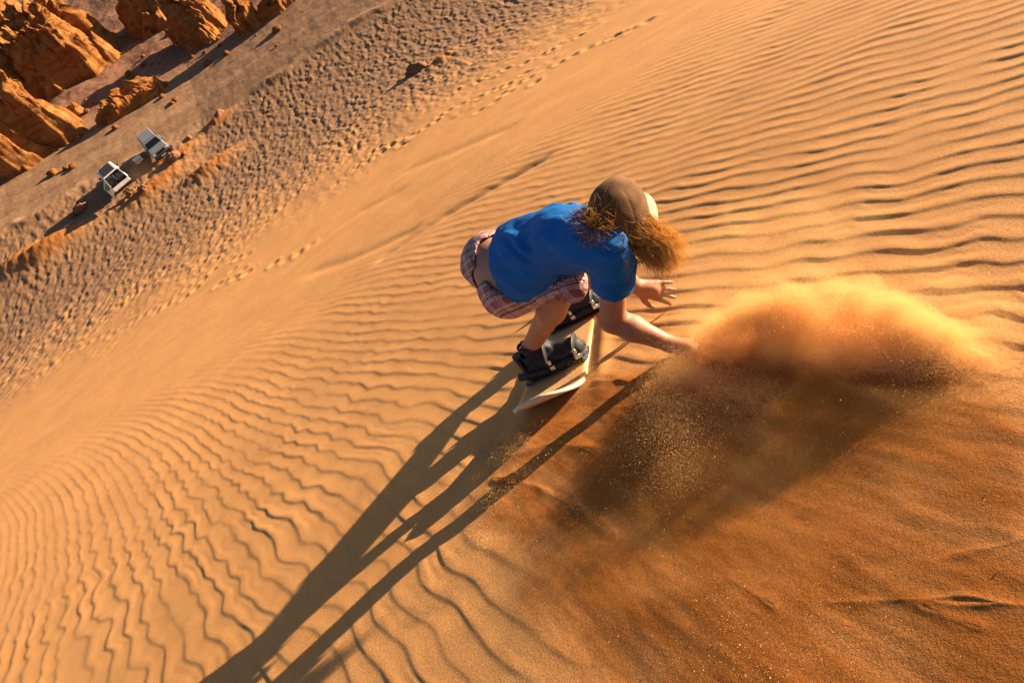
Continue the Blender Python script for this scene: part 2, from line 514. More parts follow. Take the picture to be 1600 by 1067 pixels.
# faint slip lines down the smooth face
for pxs, dh in [([(640,265),(720,235),(800,205)], -.02), ([(500,370),(560,330),(620,300)], -.025), ([(600,395),(690,340),(790,290),(850,262)], -.03), ([(480,420),(545,400),(640,360)], -.02)]:
    pts = [ground_px(*p) for p in pxs]
    D = np.full(H.shape, 9.0)
    m_ = (VV < -150) & (VV > -340)
    for p, q in zip(pts[:-1], pts[1:]):
        ex, ey = q[0] - p[0], q[1] - p[1]
        t = np.clip(((GX[m_] - p[0]) * ex + (YY[m_] - p[1]) * ey) / (ex * ex + ey * ey), 0, 1)
        D[m_] = np.minimum(D[m_], np.hypot(GX[m_] - p[0] - t * ex, YY[m_] - p[1] - t * ey))
    w_ = .02 * (YY - CAM[1])
    H += dh * 1.5 * np.exp(-(D / np.maximum(w_, .05)) ** 2) * np.where(m_, 1, 0)
# --- blown sand drifts and the low scarp along the road edge
drift = np.zeros_like(H)
def mound(px, py, hx, hy, hgt, rot=0.0, sharp=True):
    g = ground_px(px, py)
    dx, dy = GX - g[0], YY - g[1]
    c_, s_ = cos(rot), sin(rot)
    x = (dx * c_ + dy * s_) / hx; y = (-dx * s_ + dy * c_) / hy
    y = y + .25 * perlin(x * 1.2, y * .8, 3)
    b = np.exp(-(x * x) * 1.2) * (np.where(y > 0, np.exp(-(y / .45) ** 2), np.exp(-(y / 1.2) ** 2)) if sharp else np.exp(-y * y))
    return hgt * b, b
for args in [(330,262,2.6,1.6,.55,.05), (245,296,3.4,1.7,.50,.1), (95,400,3.6,1.6,.8,.0), (45,425,2.2,1.2,.35,.2), (340,188,1.6,.8,.35,.1), (690,92,1.3,.9,.25,.1), (280,245,2.2,1.2,.35,.1)]:
    h_, b_m = mound(*args); H += h_ * (VV < -280); drift = np.maximum(drift, np.clip(b_m * 1.6, 0, 1) * (VV < -280))
edge = np.exp(-((VV + 548 + 10 * fbm(GX / 6, GX / 9, 71, 3)) / 5.0) ** 2) * .28 * np.clip(.4 + perlin(GX / 5, GX * 0 + 2, 73) * 1.2, 0, 1)
H += edge
# rough ground beyond the road, with the added tilt
H += sstep(-420, -545, VV) * rise(GX)  # added climb, shortens the shadows of cars and rocks
CROSS = tan(radians(4.6))                                    # leftward lean of the face, added to lengthen the rider's shadow
H += CROSS * 4 * np.tanh(GX / 4) * sstep(-420, -120, VV)
beyond = sstep(-630, -680, VV)
H += beyond * (.35 * fbm(GX / 7, YY / 7, 81, 4) + .8 * sstep(-680, -900, VV) * (1 + fbm(GX / 25, YY / 25, 83, 2)))
H += sstep(-530, -560, VV) * .03 * fbm(GX / 1.5, YY / 2.5, 85, 3)
# soft footwork round the cars and tyre ruts on the road
rut = sum(np.exp(-((YY - y0 - 1.6 * np.sin(GX / 23 + k)) / .28) ** 2) for k, y0 in enumerate(ground_px(x, y)[1] for x, y in [(150,300),(200,190),(300,170),(240,240),(110,260)]))
H -= .05 * np.clip(rut, 0, 1) * (VV < -545) * (VV > -660)

# off-normal displacement
NY = np.sin(_ang)[:, None]; NZ = np.cos(_ang)[:, None]
TX = GX.copy(); TY = YY + H * NY; TZ = ZZ + H * NZ

toe_col = sstep(-325, -450, VV + 20 * fbm(GX / 3, SS / 5, 91, 3)) * (1 - .85 * drift)
gravel_sand = np.clip(drift, 0, 1)

def strip(name, i0, i1, mat, attrs):
    idx = np.arange(NV * NU).reshape(NV, NU)[i0:i1 + 1]
    V = np.stack([TX[i0:i1 + 1], TY[i0:i1 + 1], TZ[i0:i1 + 1]], -1).reshape(-1, 3)
    n = i1 - i0 + 1
    I = np.arange(n * NU).reshape(n, NU)
    Fc = np.stack([I[:-1, :-1], I[1:, :-1], I[1:, 1:], I[:-1, 1:]], -1).reshape(-1, 4)
    o = mesh_np(name, V, Fc, mat, None, True, {k: a[i0:i1 + 1] for k, a in attrs.items()})
    return tag(o, kind='structure')
i_far = int(np.searchsorted(vs, -640)); i_toe = int(np.searchsorted(vs, -545))
strip('valley_floor', 0, i_far, M['gravel'], {'toe': gravel_sand})
strip('dirt_road', i_far, i_toe, M['road'], {'toe': gravel_sand})
strip('sand_dune', i_toe, NV - 1, M['sand'], {'fresh_shade': np.clip(dist * (.92 + .25 * flow + .24 * fbm(GX * 16 + 4 * WW, WW * 4.2 - GX, 57, 3)) + .9 * drift * (VV < -280), 0, 1), 'toe': toe_col})
# ------------------------------------------------------------------ signed-distance modelling for the rider
class SDF:
    def __init__(self, lo, hi, h):
        self.lo = np.array(lo, float); self.h = h
        self.n = np.ceil((np.array(hi, float) - self.lo) / h).astype(int) + 1
        self.v = np.full(self.n, 1.0)
    def pts(self, sl=None):
        ax = [self.lo[k] + self.h * np.arange(self.n[k]) for k in range(3)]
        if sl is not None: ax = [a[s] for a, s in zip(ax, sl)]
        return np.stack(np.meshgrid(*ax, indexing='ij'), -1)
    def _block(self, lo, hi):
        i0 = np.clip(np.floor((lo - self.lo) / self.h).astype(int), 0, self.n - 1)
        i1 = np.clip(np.ceil((hi - self.lo) / self.h).astype(int) + 1, 1, self.n)
        return tuple(slice(a, b) for a, b in zip(i0, i1))
    def blend(self, sl, d, k):
        c = self.v[sl]
        if k > 0:
            hh = np.clip(.5 + .5 * (c - d) / k, 0, 1)
            self.v[sl] = c * (1 - hh) + d * hh - k * hh * (1 - hh)
        else: self.v[sl] = np.minimum(c, d)
    def cap(self, a, b, ra, rb, k=.015, flat=None, fax=None):
        """tapered capsule from a to b; flat < 1 squashes it along the axis fax"""
        a = np.array(a, float); b = np.array(b, float)
        m = max(ra, rb) + .05
        sl = self._block(np.minimum(a, b) - m, np.maximum(a, b) + m)
        P = self.pts(sl)
        if P.size == 0: return
        if flat is not None:
            fx = np.array(fax, float); fx /= np.linalg.norm(fx)
            def q(p):
                pr = (p - a) @ fx
                return p + np.multiply.outer(pr * (1 / flat - 1), fx)
            P = q(P); b2 = q(b[None])[0]
        else: b2 = b
        ab_ = b2 - a; L2 = ab_ @ ab_ + 1e-12
        t = np.clip(((P - a) @ ab_) / L2, 0, 1)
        d = np.linalg.norm(P - a - t[..., None] * ab_, axis=-1) - (ra + (rb - ra) * t)
        if flat is not None: d = d * (flat * .5 + .5)
        self.blend(sl, d, k)
    def ell(self, c, ax, rad, k=.015):
        c = np.array(c, float); R = np.array(ax, float); rad = np.array(rad, float)
        m = rad.max() + .05
        sl = self._block(c - m, c + m); P = self.pts(sl) - c
        q = np.stack([P @ R[i] / rad[i] for i in range(3)], -1)
        l = np.linalg.norm(q, axis=-1) + 1e-9
        g = np.linalg.norm(q / rad, axis=-1) + 1e-9
        self.blend(sl, l * (l - 1) / g, k)
    def cut(self, p, n, keep_positive=True):
        n = np.array(n, float); n /= np.linalg.norm(n)
        d = (self.pts() - np.array(p)) @ n
        self.v = np.maximum(self.v, -d if keep_positive else d)
    def mesh(self):
        v = self.v; n = v.shape
        ins = v < 0
        c = [v[i:n[0] - 1 + i, j:n[1] - 1 + j, k:n[2] - 1 + k] for i in (0, 1) for j in (0, 1) for k in (0, 1)]
        cs = sum((x < 0).astype(np.int8) for x in c)
        cell = (cs > 0) & (cs < 8)
        ci = np.argwhere(cell)
        vid = np.full(cell.shape, -1, np.int64); vid[cell] = np.arange(len(ci))
        off = [(i, j, k) for i in (0, 1) for j in (0, 1) for k in (0, 1)]
        cv = np.stack([x[cell] for x in c], -1)
        acc = np.zeros((len(ci), 3)); cnt = np.zeros(len(ci))
        for a in range(8):
            for b in range(a + 1, 8):
                if sum(abs(off[a][q] - off[b][q]) for q in range(3)) != 1: continue
                va, vb = cv[:, a], cv[:, b]
                m = (va < 0) != (vb < 0)
                t = np.where(m, va / np.where(m, va - vb, 1), 0)
                p = np.array(off[a]) + t[:, None] * (np.array(off[b]) - np.array(off[a]))
                acc += p * m[:, None]; cnt += m
        V = self.lo + (ci + acc / cnt[:, None]) * self.h
        quads = []
        for ax in range(3):
            s0 = [slice(None)] * 3; s1 = [slice(None)] * 3
            s0[ax] = slice(0, n[ax] - 1); s1[ax] = slice(1, n[ax])
            A = ins[tuple(s0)]; B = ins[tuple(s1)]
            e = np.argwhere(A != B)
            o1, o2 = [(1, 2), (2, 0), (0, 1)][ax]
            ok = (e[:, o1] > 0) & (e[:, o2] > 0) & (e[:, o1] < n[o1] - 1) & (e[:, o2] < n[o2] - 1)
            e = e[ok]
            flip = ~A[tuple(e.T)]
            d1 = np.zeros(3, int); d1[o1] = 1; d2 = np.zeros(3, int); d2[o2] = 1
            g = lambda q: vid[tuple(q.T)]
            Q4 = np.stack([g(e - d1 - d2), g(e - d2), g(e), g(e - d1)], -1)
            Q4[flip] = Q4[flip][:, ::-1]
            quads.append(Q4)
        return V, np.concatenate(quads)

def smooth_mesh(V, Fq, it=2, lam=.5):
    e = np.concatenate([Fq[:, [0, 1]], Fq[:, [1, 2]], Fq[:, [2, 3]], Fq[:, [3, 0]]])
    for _ in range(it):
        acc = np.zeros_like(V); cnt = np.zeros(len(V))
        for a, b in ((0, 1), (1, 0)):
            np.add.at(acc, e[:, a], V[e[:, b]]); np.add.at(cnt, e[:, a], 1)
        V = V + lam * (acc / np.maximum(cnt, 1)[:, None] - V)
    return V

def nrm(v):
    v = np.array(v, float); return v / np.linalg.norm(v)

# ------------------------------------------------------------------ the rider's joints (slope coordinates: across, down, off the slope; metres)
def wd(d):                      # a world direction in slope coordinates
    d = np.array(d, float); return np.array([d[0], d @ E_W, d @ E_N])
J = {}
J['P'] = at(784, 425, 2.27); J['S'] = at(922, 364, 2.02)
J['shN'] = J['S'] + wd((.01, -.135, .035)); J['shF'] = J['S'] + wd((0, .085, -.11))
J['hN'] = J['P'] + wd((.0, -.060, -.025)); J['hF'] = J['P'] + wd((0, .075, .01))
J['head'] = at(966, 338, 1.95)
J['elN'] = at(957, 500, 2.10); J['wrN'] = at(1048, 538, 2.12); J['haN'] = at(1086, 551, 2.085)
J['elF'] = at(950, 404, 2.30); J['wrF'] = at(993, 448, 2.37)
J['knN'] = at(886, 441, 2.11)
J['knF'] = at(915, 428, 2.28)
BDIR = np.array([BD[0], BD[1], 0]); BPER = np.array([BP[0], BP[1], 0]); UP3 = np.array([0, 0, 1.0])
def board_pt(l, p, h=0.0): return np.array([BC[0], BC[1], 0]) + BDIR * l + BPER * p + UP3 * h
FOOT = ((-.30, .0), (.10, .035))
J['anN'] = board_pt(FOOT[0][0], FOOT[0][1] - .045, .135); J['anF'] = board_pt(FOOT[1][0], FOOT[1][1] - .045, .135)
T = nrm(J['S'] - J['P'])
BODY_LO, BODY_HI = (-.28, -1.02, -.04), (.62, .46, .72)
SD_S = nrm(J['shN'] - J['shF']); SD_H = nrm(J['hN'] - J['hF'])
def backn(side):
    b = np.cross(T, side); b /= np.linalg.norm(b)
    return b if b[2] > 0 else -b
B_S, B_H = backn(SD_S), backn(SD_H)
# head frame
FD = nrm(wd((.78, .54, -.32))); UD = wd((.33, .22, .92)); UD = nrm(UD - (UD @ FD) * FD); LD = np.cross(UD, FD)
HC = J['head']

def torso(s, g, k=.04):
    P, S = J['P'], J['S']
    m1 = P + (S - P) * .38 + B_H * .012; m2 = P + (S - P) * .72 + B_S * .016 + SD_S * .018
    s.cap(P - SD_H * .045, P + SD_H * .045, .084 + g, .084 + g, k, .92, B_H)
    s.cap(m1 - SD_H * .035, m1 + SD_H * .035, .084 + g, .084 + g, k, .86, B_H)
    s.cap(m2 - SD_S * .045, m2 + SD_S * .045, .078 + g, .078 + g, k, .88, B_S)
    c = S - T * .05 + SD_S * .012
    s.cap(c - SD_S * .075, c + SD_S * .085, .060 + g, .068 + g, k)
    s.cap(P, m1, .082 + g, .082 + g, k); s.cap(m1, m2, .080 + g, .080 + g, k)

def build_body(s, g=0.0, limbs=True):
    torso(s, g)
    S = J['S']
    if limbs:
        for q in ('N', 'F'):
            s.cap(J['sh' + q], J['el' + q], .042 + g, .038 + g, .03)
            mid = J['el' + q] + (J['wr' + q] - J['el' + q]) * .35
            s.cap(J['el' + q], mid, .037 + g, .038 + g, .02); s.cap(mid, J['wr' + q], .038 + g, .0250 + g, .02)
            s.cap(J['h' + q], J['kn' + q], .061 + g, .049 + g, .03)
            calf = J['kn' + q] + (J['an' + q] - J['kn' + q]) * .38
            s.cap(J['kn' + q], calf, .047 + g, .0445 + g, .03); s.cap(calf, J['an' + q], .0445 + g, .031 + g, .03)
            s.cap(J['an' + q], J['an' + q] - np.array([0, 0, .06]), .031 + g, .030 + g, .02)
            if g == 0: s.cap(J['an' + q] - np.array([0, 0, .07]), J['an' + q] - np.array([0, 0, .075]) + BPER * .14, .028, .024, .02)
        # buttocks
        for q in ('N', 'F'):
            s.ell(J['h' + q] - T * .03 - wd((.01, 0, .01)), np.eye(3), (.064 + g,) * 3, .04)
    s.cap(S + T * .02, HC - UD * .05 - FD * .02, .052 + g, .048 + g, .03)
    if limbs:
        R = np.stack([LD, FD, UD])
        s.ell(HC, R, (.065, .083, .094), .01)
        s.ell(HC + FD * .03 - UD * .06, R, (.055, .062, .058), .02)            # jaw
        s.cap(HC + FD * .088 + UD * .005, HC + FD * .104 - UD * .028, .010, .014, .01)   # nose
        s.cap(HC + FD * .083 - UD * .058 - LD * .02, HC + FD * .083 - UD * .058 + LD * .02, .010, .010, .008)  # lips
        for e in (-1, 1):
            s.ell(HC + LD * e * .075 - FD * .005 - UD * .015, np.stack([LD, FD, UD]), (.009, .018, .030), .006)

def hand(s, wr, d_f, d_p, d_t, spread, curls, lens, scale=1.0, thumb_out=.6):
    """palm and five fingers: d_f along the fingers, d_p out of the back of the hand, d_t towards the thumb"""
    pc = wr + d_f * .045 * scale
    s.cap(wr, pc + d_f * .02, .025 * scale, .026 * scale, .012)
    for j in range(4):
        o = (1.5 - j) / 1.5
        base = wr + d_f * .078 * scale + d_t * o * .028 * scale
        s.cap(wr + d_f * .02 + d_t * o * .013, base, .0145 * scale, .012 * scale, .014, .85, d_p)
        dd = nrm(d_f + d_t * o * spread)
        L = lens[j] * scale; p = base; cur = dd
        for seg, (fr_, r) in enumerate(((.45, .0092), (.31, .0084), (.24, .0076))):
            cur = nrm(cur - d_p * math.tan(curls[j] * (.5 + .5 * seg)))
            q = p + cur * L * fr_
            s.cap(p, q, r * scale, (r - .0008) * scale, .004); p = q
    tb = wr + d_f * .022 * scale + d_t * .022 * scale
    t1 = tb + nrm(d_f * .75 + d_t * thumb_out - d_p * .15) * .036 * scale
    t2 = t1 + nrm(d_f * .9 + d_t * thumb_out * .6 - d_p * .25) * .028 * scale
    t3 = t2 + nrm(d_f * 1.0 + d_t * thumb_out * .25 - d_p * .3) * .02 * scale
    s.cap(tb, t1, .0135 * scale, .0105 * scale, .008); s.cap(t1, t2, .0102 * scale, .009 * scale, .004); s.cap(t2, t3, .009 * scale, .0078 * scale, .004)

def mats_person():
    k = NT('skin'); o = k.obj
    c = k.ramp(k.noise(o, 14, 3), [(.35, (.34, .148, .078)), (.65, (.41, .19, .105))])
    k.b.inputs['Subsurface Weight'].default_value = .12
    k.b.inputs['Subsurface Radius'].default_value = (.02, .008, .004)
    M['skin'] = k.done(c, .5, k.bump(k.noise(o, 260, 2), .0006), .35)
    k = NT('blue jersey'); o = k.obj
    c = k.ramp(k.noise(o, 9, 3), [(.3, (.0008, .092, .30)), (.7, (.001, .115, .37))])
    n = k.bump(k.noise(o, 520, 1), .0006)
    M['shirt'] = k.done(c, .62, n, .22)
    k = NT('plaid cotton'); o = k.obj
    sx = k.new('ShaderNodeSeparateXYZ'); k.link(k.mapping(o, (1, 1, 1), (.5, -.35, .55)), sx.inputs[0])
    def band(sock, per, width, ph):
        f = k.math('FRACT', k.math('ADD', k.math('MULTIPLY', sock, 1 / per), ph))
        return k.math('LESS_THAN', f, width)
    a1, a2 = sx.outputs[0], sx.outputs[2]
    c = (.33, .125, .105)
    c = k.mix(k.math('MULTIPLY', band(a1, .056, .42, .1), .6), c, (.48, .29, .25))
    c = k.mix(k.math('MULTIPLY', band(a2, .052, .42, .3), .65), c, (.58, .36, .32))
    c = k.mix(k.math('MULTIPLY', band(a1, .056, .10, .65), .55), c, (.66, .54, .49))
    c = k.mix(k.math('MULTIPLY', band(a2, .052, .10, .8), .55), c, (.66, .54, .49))
    c = k.mix(k.math('MULTIPLY', band(a2, .052, .08, .05), .8), c, (.10, .03, .04))
    c = k.mix(k.math('MULTIPLY', band(a1, .056, .07, .02), .7), c, (.12, .035, .045))
    c = k.mix(.5, c, k.ramp(k.noise(o, 24, 4), [(.3, (.72, .7, .7)), (.7, (1.15, 1.15, 1.15))]), 'MULTIPLY')
    M['plaid'] = k.done(c, .85, k.bump(k.noise(o, 60, 4), .004), .2)
    M['waist'] = plain('dark waistband', (.11, .035, .035), .85, .2, 0, .3, 80)
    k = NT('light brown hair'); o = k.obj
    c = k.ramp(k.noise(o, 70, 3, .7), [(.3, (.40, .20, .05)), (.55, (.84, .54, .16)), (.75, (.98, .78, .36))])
    c = k.mix(k.attr('root'), c, (.10, .042, .014))  # darker near the root, putting the shade of the short bunch into colour
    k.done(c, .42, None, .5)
    tr = k.new('ShaderNodeBsdfTranslucent'); k.link(c, tr.inputs[0])
    mx = k.new('ShaderNodeMixShader'); mx.inputs[0].default_value = .62
    k.link(k.b.outputs[0], mx.inputs[1]); k.link(tr.outputs[0], mx.inputs[2]); k.link(mx.outputs[0], k.out.inputs[0])
    M['hair'] = k.m
    M['scalp'] = plain('dark brown hair', (.085, .035, .014), .55, .35, 0, .5, 90, .003)
    k = NT('brown cap cloth'); o = k.obj
    c = k.ramp(k.noise(o, 22, 4), [(.3, (.085, .040, .014)), (.7, (.17, .086, .032))])
    M['cap'] = k.done(c, .85, k.bump(k.noise(o, 300, 2), .0012), .2)
    M['brim'] = plain('tan brim cloth', (.42, .30, .18), .8, .2, 0, .15, 60, .001)
    M['boot'] = plain('black boot leather', (.020, .021, .024), .62, .3, 0, .5, 45, .002)
    M['sole'] = plain('grey boot rubber', (.06, .06, .06), .7, .3, 0, .3, 60)
    M['strap'] = plain('black binding plastic', (.016, .017, .019), .55, .35, 0, .4, 50)
    M['metal'] = plain('brushed buckle metal', (.62, .62, .6), .3, .5, .9, .1, 90)
    M['sock'] = plain('dark sock', (.03, .028, .03), .95, .1, 0, .4, 120, .002)
    M['eye'] = plain('eye white', (.7, .68, .64), .3, .5, 0, .05)
mats_person()

slope_rot = (-SL, 0, 0)
VOX = .0045
body = SDF(BODY_LO, BODY_HI, VOX); build_body(body)
hN_f = nrm(J['haN'] - J['wrN'])
bkN = nrm(np.array([-.15, .2, 1.0])); bkN = nrm(bkN - (bkN @ hN_f) * hN_f)
hand(body, J['wrN'], hN_f, bkN, nrm(np.cross(bkN, hN_f)) * 1.0, .30, (.25, .3, .28, .3), (.070, .078, .072, .056), .98)
tF = at(1039, 456, 2.40)
hF_f = nrm(tF - J['wrF'])
bkF = wd((-.1, -.75, .65)); bkF = nrm(bkF - (bkF @ hF_f) * hF_f)
hand(body, J['wrF'], hF_f, bkF, nrm(np.cross(hF_f, bkF)) * 1.0, .20, (.05, .03, .04, .08), (.070, .079, .073, .058), .92, .8)
V, Fq = body.mesh(); V = smooth_mesh(V, Fq, 2)
rider = mesh_np('person', V, Fq, M['skin'])
rider.rotation_euler = slope_rot
tag(rider, 'rider in blue T-shirt and plaid shorts crouching on a sandboard, one hand in the sand', 'person')

# blue T-shirt: a shell round torso and upper arms, open at hem, sleeves and neck
sh = SDF(BODY_LO, BODY_HI, VOX); torso(sh, .0175, .045)
for q, fr_ in (('N', .52), ('F', .5)):
    a, b = J['sh' + q], J['el' + q]
    e = a + (b - a) * fr_
    sh.cap(a, e, .058, .062, .04)
sh.cap(J['S'] - T * .02, J['S'] + T * .03, .075, .066, .03)
PT = sh.pts()
# cloth folds: pulled across the back from the far shoulder, and slack along the flank
ss = (PT - J['S']) @ SD_S; tt = (PT - J['S']) @ T; bb = (PT - J['S']) @ B_S
warp = noise3(PT, .09, 2)
fold = np.sin((tt * 1.0 - ss * .75) * 95 + warp * 4.5) * np.exp(-((ss + .10) / .09) ** 2) * sstep(-.40, -.05, tt)
fold2 = np.sin((tt * .5 + bb * 1.0 + ss * .4) * 60 + warp * 5) * sstep(.02, .14, ss)
slack = noise3(PT, .06, 7)
sh.v += -.0075 * fold - .0055 * fold2 - .0050 * slack - .0035 * noise3(PT, .030, 19)
hem_c = J['P'] + (J['S'] - J['P']) * .235
hem_n = nrm(T + SD_H * .05 + B_H * .18)
hd = (PT - hem_c) @ hem_n
sh.v -= .008 * np.exp(-np.maximum(hd, 0) / .045)
sh.v = np.maximum(sh.v, -hd)
for q, fr_ in (('N', .52), ('F', .5)):
    a, b = J['sh' + q], J['el' + q]; d = nrm(b - a)
    e = a + (b - a) * fr_
    dd = (PT - e) @ d; rad = np.linalg.norm(PT - e - dd[..., None] * d, axis=-1)
    # only trim the sleeve, not the chest beside it
    sh.v = np.where((rad < .092) & (dd > -.02), np.maximum(sh.v, dd), sh.v)
nk = J['S'] + T * .045; nd = nrm(HC - UD * .05 - J['S'])
dn = (PT - nk) @ nd
rn = np.linalg.norm(PT - nk - dn[..., None] * nd, axis=-1)
sh.v = np.where(rn < .085, np.maximum(sh.v, dn), sh.v)
inner = SDF(BODY_LO, BODY_HI, VOX); build_body(inner, .001)
sh.v = np.maximum(sh.v, -inner.v)
V, Fq = sh.mesh(); V = smooth_mesh(V, Fq, 2)
tag(mesh_np('t_shirt', V, Fq, M['shirt'], rider), 'plain royal blue T-shirt')

# plaid shorts
st = SDF(BODY_LO, BODY_HI, VOX)
st.cap(J['P'] - SD_H * .045, J['P'] + SD_H * .045, .092, .092, .05, .95, B_H)
for q in ('N', 'F'):
    st.ell(J['h' + q] - T * .03 - wd((.01, 0, .01)), np.eye(3), (.078,) * 3, .05)
wc = J['P'] + T * .040; wn = nrm(T + B_H * .38 - SD_H * .30)
wdist = (PT - wc) @ wn
st.v = np.maximum(st.v, wdist)
for q in ('N', 'F'):
    a, b = J['h' + q], J['kn' + q]
    st.cap(a + (b - a) * .0, a + (b - a) * 1.02, .074, .064, .05)
wr_ = noise3(PT, .05, 13); wr2 = noise3(PT, .11, 17)
st.v += -.006 * wr_ - .007 * wr2
for q in ('N', 'F'):
    if q == 'N': continue                      # this leg of the shorts wraps over the bent knee
    a, b = J['h' + q], J['kn' + q]; d = nrm(b - a); e = a + (b - a) * 1.0
    dd = (PT - e) @ d; rad = np.linalg.norm(PT - e - dd[..., None] * d, axis=-1)
    st.v = np.where((rad < .16) & (dd > -.03), np.maximum(st.v, dd), st.v)
inner2 = SDF(BODY_LO, BODY_HI, VOX); build_body(inner2, .004)
st.v = np.maximum(st.v, -inner2.v)
V, Fq = st.mesh(); V = smooth_mesh(V, Fq, 2)
shorts = mesh_np('shorts', V, Fq, M['plaid'], rider)
tag(shorts, 'faded red and white plaid shorts')

# hair under the cap, and the cap
R3 = np.stack([LD, FD, UD])
hr = SDF(HC - .2, HC + .2, .004)
hr.ell(HC - FD * .006 - UD * .002, R3, (.076, .090, .100), .01)
hr.cap(HC - FD * .06 - UD * .06, HC - FD * .05 - UD * .105, .058, .04, .03)
PH = hr.pts()
hr.v -= .004 * np.sin(((PH - HC) @ LD) * 210 + noise3(PH, .03, 3) * 4) + .004 * noise3(PH, .02, 5)
dface = (PH - HC) @ nrm(FD * 1.0 - UD * .35) - .035
hr.v = np.maximum(hr.v, dface)
V, Fq = hr.mesh(); V = smooth_mesh(V, Fq, 1)
hair = mesh_np('hair', V, Fq, M['scalp'], rider)

cp = SDF(HC - .22, HC + .22, .004)
cp.ell(HC + UD * .004, R3, (.082, .096, .106), .01)
PC = cp.pts() - HC
seam = np.abs(np.sin(np.arctan2(PC @ LD, PC @ FD) * 3))
cp.v += .0022 * np.exp(-(seam / .10) ** 2) + .003 * noise3(PC, .05, 21)
cp.v = np.maximum(cp.v, -(PC @ nrm(UD - FD * .22)) - .018)
i_ = SDF(HC - .22, HC + .22, .004); i_.ell(HC + UD * .001, R3, (.074, .088, .098), 0)
cp.v = np.maximum(cp.v, -i_.v)
# opening above the strap at the back
op = np.linalg.norm(np.stack([(PC @ LD) / .042, (PC @ UD + .006) / .030], -1), axis=-1) - 1
cp.v = np.where((PC @ FD) < -.03, np.maximum(cp.v, -op * .035), cp.v)
V, Fq = cp.mesh(); V = smooth_mesh(V, Fq, 1)
cap = mesh_np('cap', V, Fq, M['cap'], rider)
tag(cap, 'brown baseball cap with its brim forward')
bm = bmesh.new(); rows = []
for k in range(15):
    an = (k / 14 - .5) * 2.3
    ring = []
    for j in range(5):
        t = j / 4
        ext = .062 * cos(an * .72) * t
        lx_, ly_ = .081 * sin(an), .094 * cos(an)
        p = HC + LD * lx_ * (1 + .05 * t) + FD * (ly_ + ext) + UD * (.012 - .020 * t - .055 * (sin(an) ** 2) * (.35 + .65 * t))
        ring.append((bm.verts.new(p + UD * .003), bm.verts.new(p - UD * .003)))
    rows.append(ring)
for r0_, r1_ in zip(rows[:-1], rows[1:]):
    for j in range(4):
        bm.faces.new((r0_[j][0], r0_[j + 1][0], r1_[j + 1][0], r1_[j][0]))
        bm.faces.new((r0_[j][1], r1_[j][1], r1_[j + 1][1], r0_[j + 1][1]))
    bm.faces.new((r0_[4][0], r0_[4][1], r1_[4][1], r1_[4][0])); bm.faces.new((r0_[0][0], r1_[0][0], r1_[0][1], r0_[0][1]))
for r_ in (rows[0], rows[-1]):
    for j in range(4): bm.faces.new((r_[j][0], r_[j][1], r_[j + 1][1], r_[j + 1][0]))
bm_obj('brim', bm, M['brim'], cap, True)
for e in (-1, 1):
    bm = bmesh.new(); bmesh.ops.create_uvsphere(bm, u_segments=12, v_segments=8, radius=.012)
    bmesh.ops.translate(bm, verts=bm.verts, vec=Vector(HC + FD * .083 + LD * e * .032 + UD * .008))
    bm_obj('eye', bm, M['eye'], rider, True)

def strands(name, roots, n, length, dirs, spread, curl, wave, rad, seed, mat=None):
    """many thin tapering hairs, each a three-sided tube"""
    r = np.random.default_rng(seed)
    NSEG = 11
    base = roots[r.integers(0, len(roots), n)] + r.normal(0, .012, (n, 3))
    L = length * r.uniform(.55, 1.1, n)
    d0 = np.array(dirs[0]); d1 = np.array(dirs[1])
    dv0 = d0 + r.normal(0, spread * .6, (n, 3)); dv1 = d1 + r.normal(0, spread, (n, 3))
    pts = np.zeros((n, NSEG, 3)); p = base.copy()
    phs = r.uniform(0, 6.28, (n, 3)); fq = r.uniform(.8, 1.3, (n, 1))
    clump = r.integers(0, 26, n); cph = r.uniform(0, 6.28, (26, 3))
    for s_ in range(NSEG):
        t = s_ / (NSEG - 1)
        pts[:, s_] = p
        d = dv0 * (1 - t) + dv1 * t
        d = d / np.linalg.norm(d, axis=1, keepdims=True)
        d = d + wave * np.sin(cph[clump] + t * 9.0 * fq) + curl * np.sin(phs + t * 14)
        p = p + d * (L / (NSEG - 1))[:, None]
    tang = np.gradient(pts, axis=1); tang /= np.linalg.norm(tang, axis=2, keepdims=True) + 1e-9
    up = np.array([.3, .5, .8]); s1 = np.cross(tang, up); s1 /= np.linalg.norm(s1, axis=2, keepdims=True) + 1e-9
    s2 = np.cross(tang, s1)
    rr = rad * (1 - .75 * np.linspace(0, 1, NSEG) ** 2)[None, :, None] * r.uniform(.6, 1.3, (n, 1, 1))
    ringv = np.stack([pts + rr * (s1 * cos(a) + s2 * sin(a)) for a in (0, 2.094, 4.189)], 2)   # n, NSEG, 3, 3
    V = ringv.reshape(-1, 3)
    idx = np.arange(n * NSEG * 3).reshape(n, NSEG, 3)
    fs = []
    for a in range(3):
        b = (a + 1) % 3
        fs.append(np.stack([idx[:, :-1, a], idx[:, :-1, b], idx[:, 1:, b], idx[:, 1:, a]], -1).reshape(-1, 4))
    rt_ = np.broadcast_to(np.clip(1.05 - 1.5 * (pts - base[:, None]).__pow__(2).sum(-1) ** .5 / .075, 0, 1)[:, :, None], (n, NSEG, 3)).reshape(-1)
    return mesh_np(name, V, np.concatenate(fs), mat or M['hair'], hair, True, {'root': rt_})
rootL = np.array([at(934, 352, 1.90) + rng.normal(0, .006, 3) for _ in range(40)])
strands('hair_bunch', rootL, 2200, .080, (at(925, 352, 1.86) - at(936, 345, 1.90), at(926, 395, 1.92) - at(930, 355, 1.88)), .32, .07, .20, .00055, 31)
_d0 = nrm(at(1000, 362, 1.92) - at(972, 356, 1.93)); _d1 = nrm(at(1030, 425, 1.98) - at(1005, 362, 1.92))
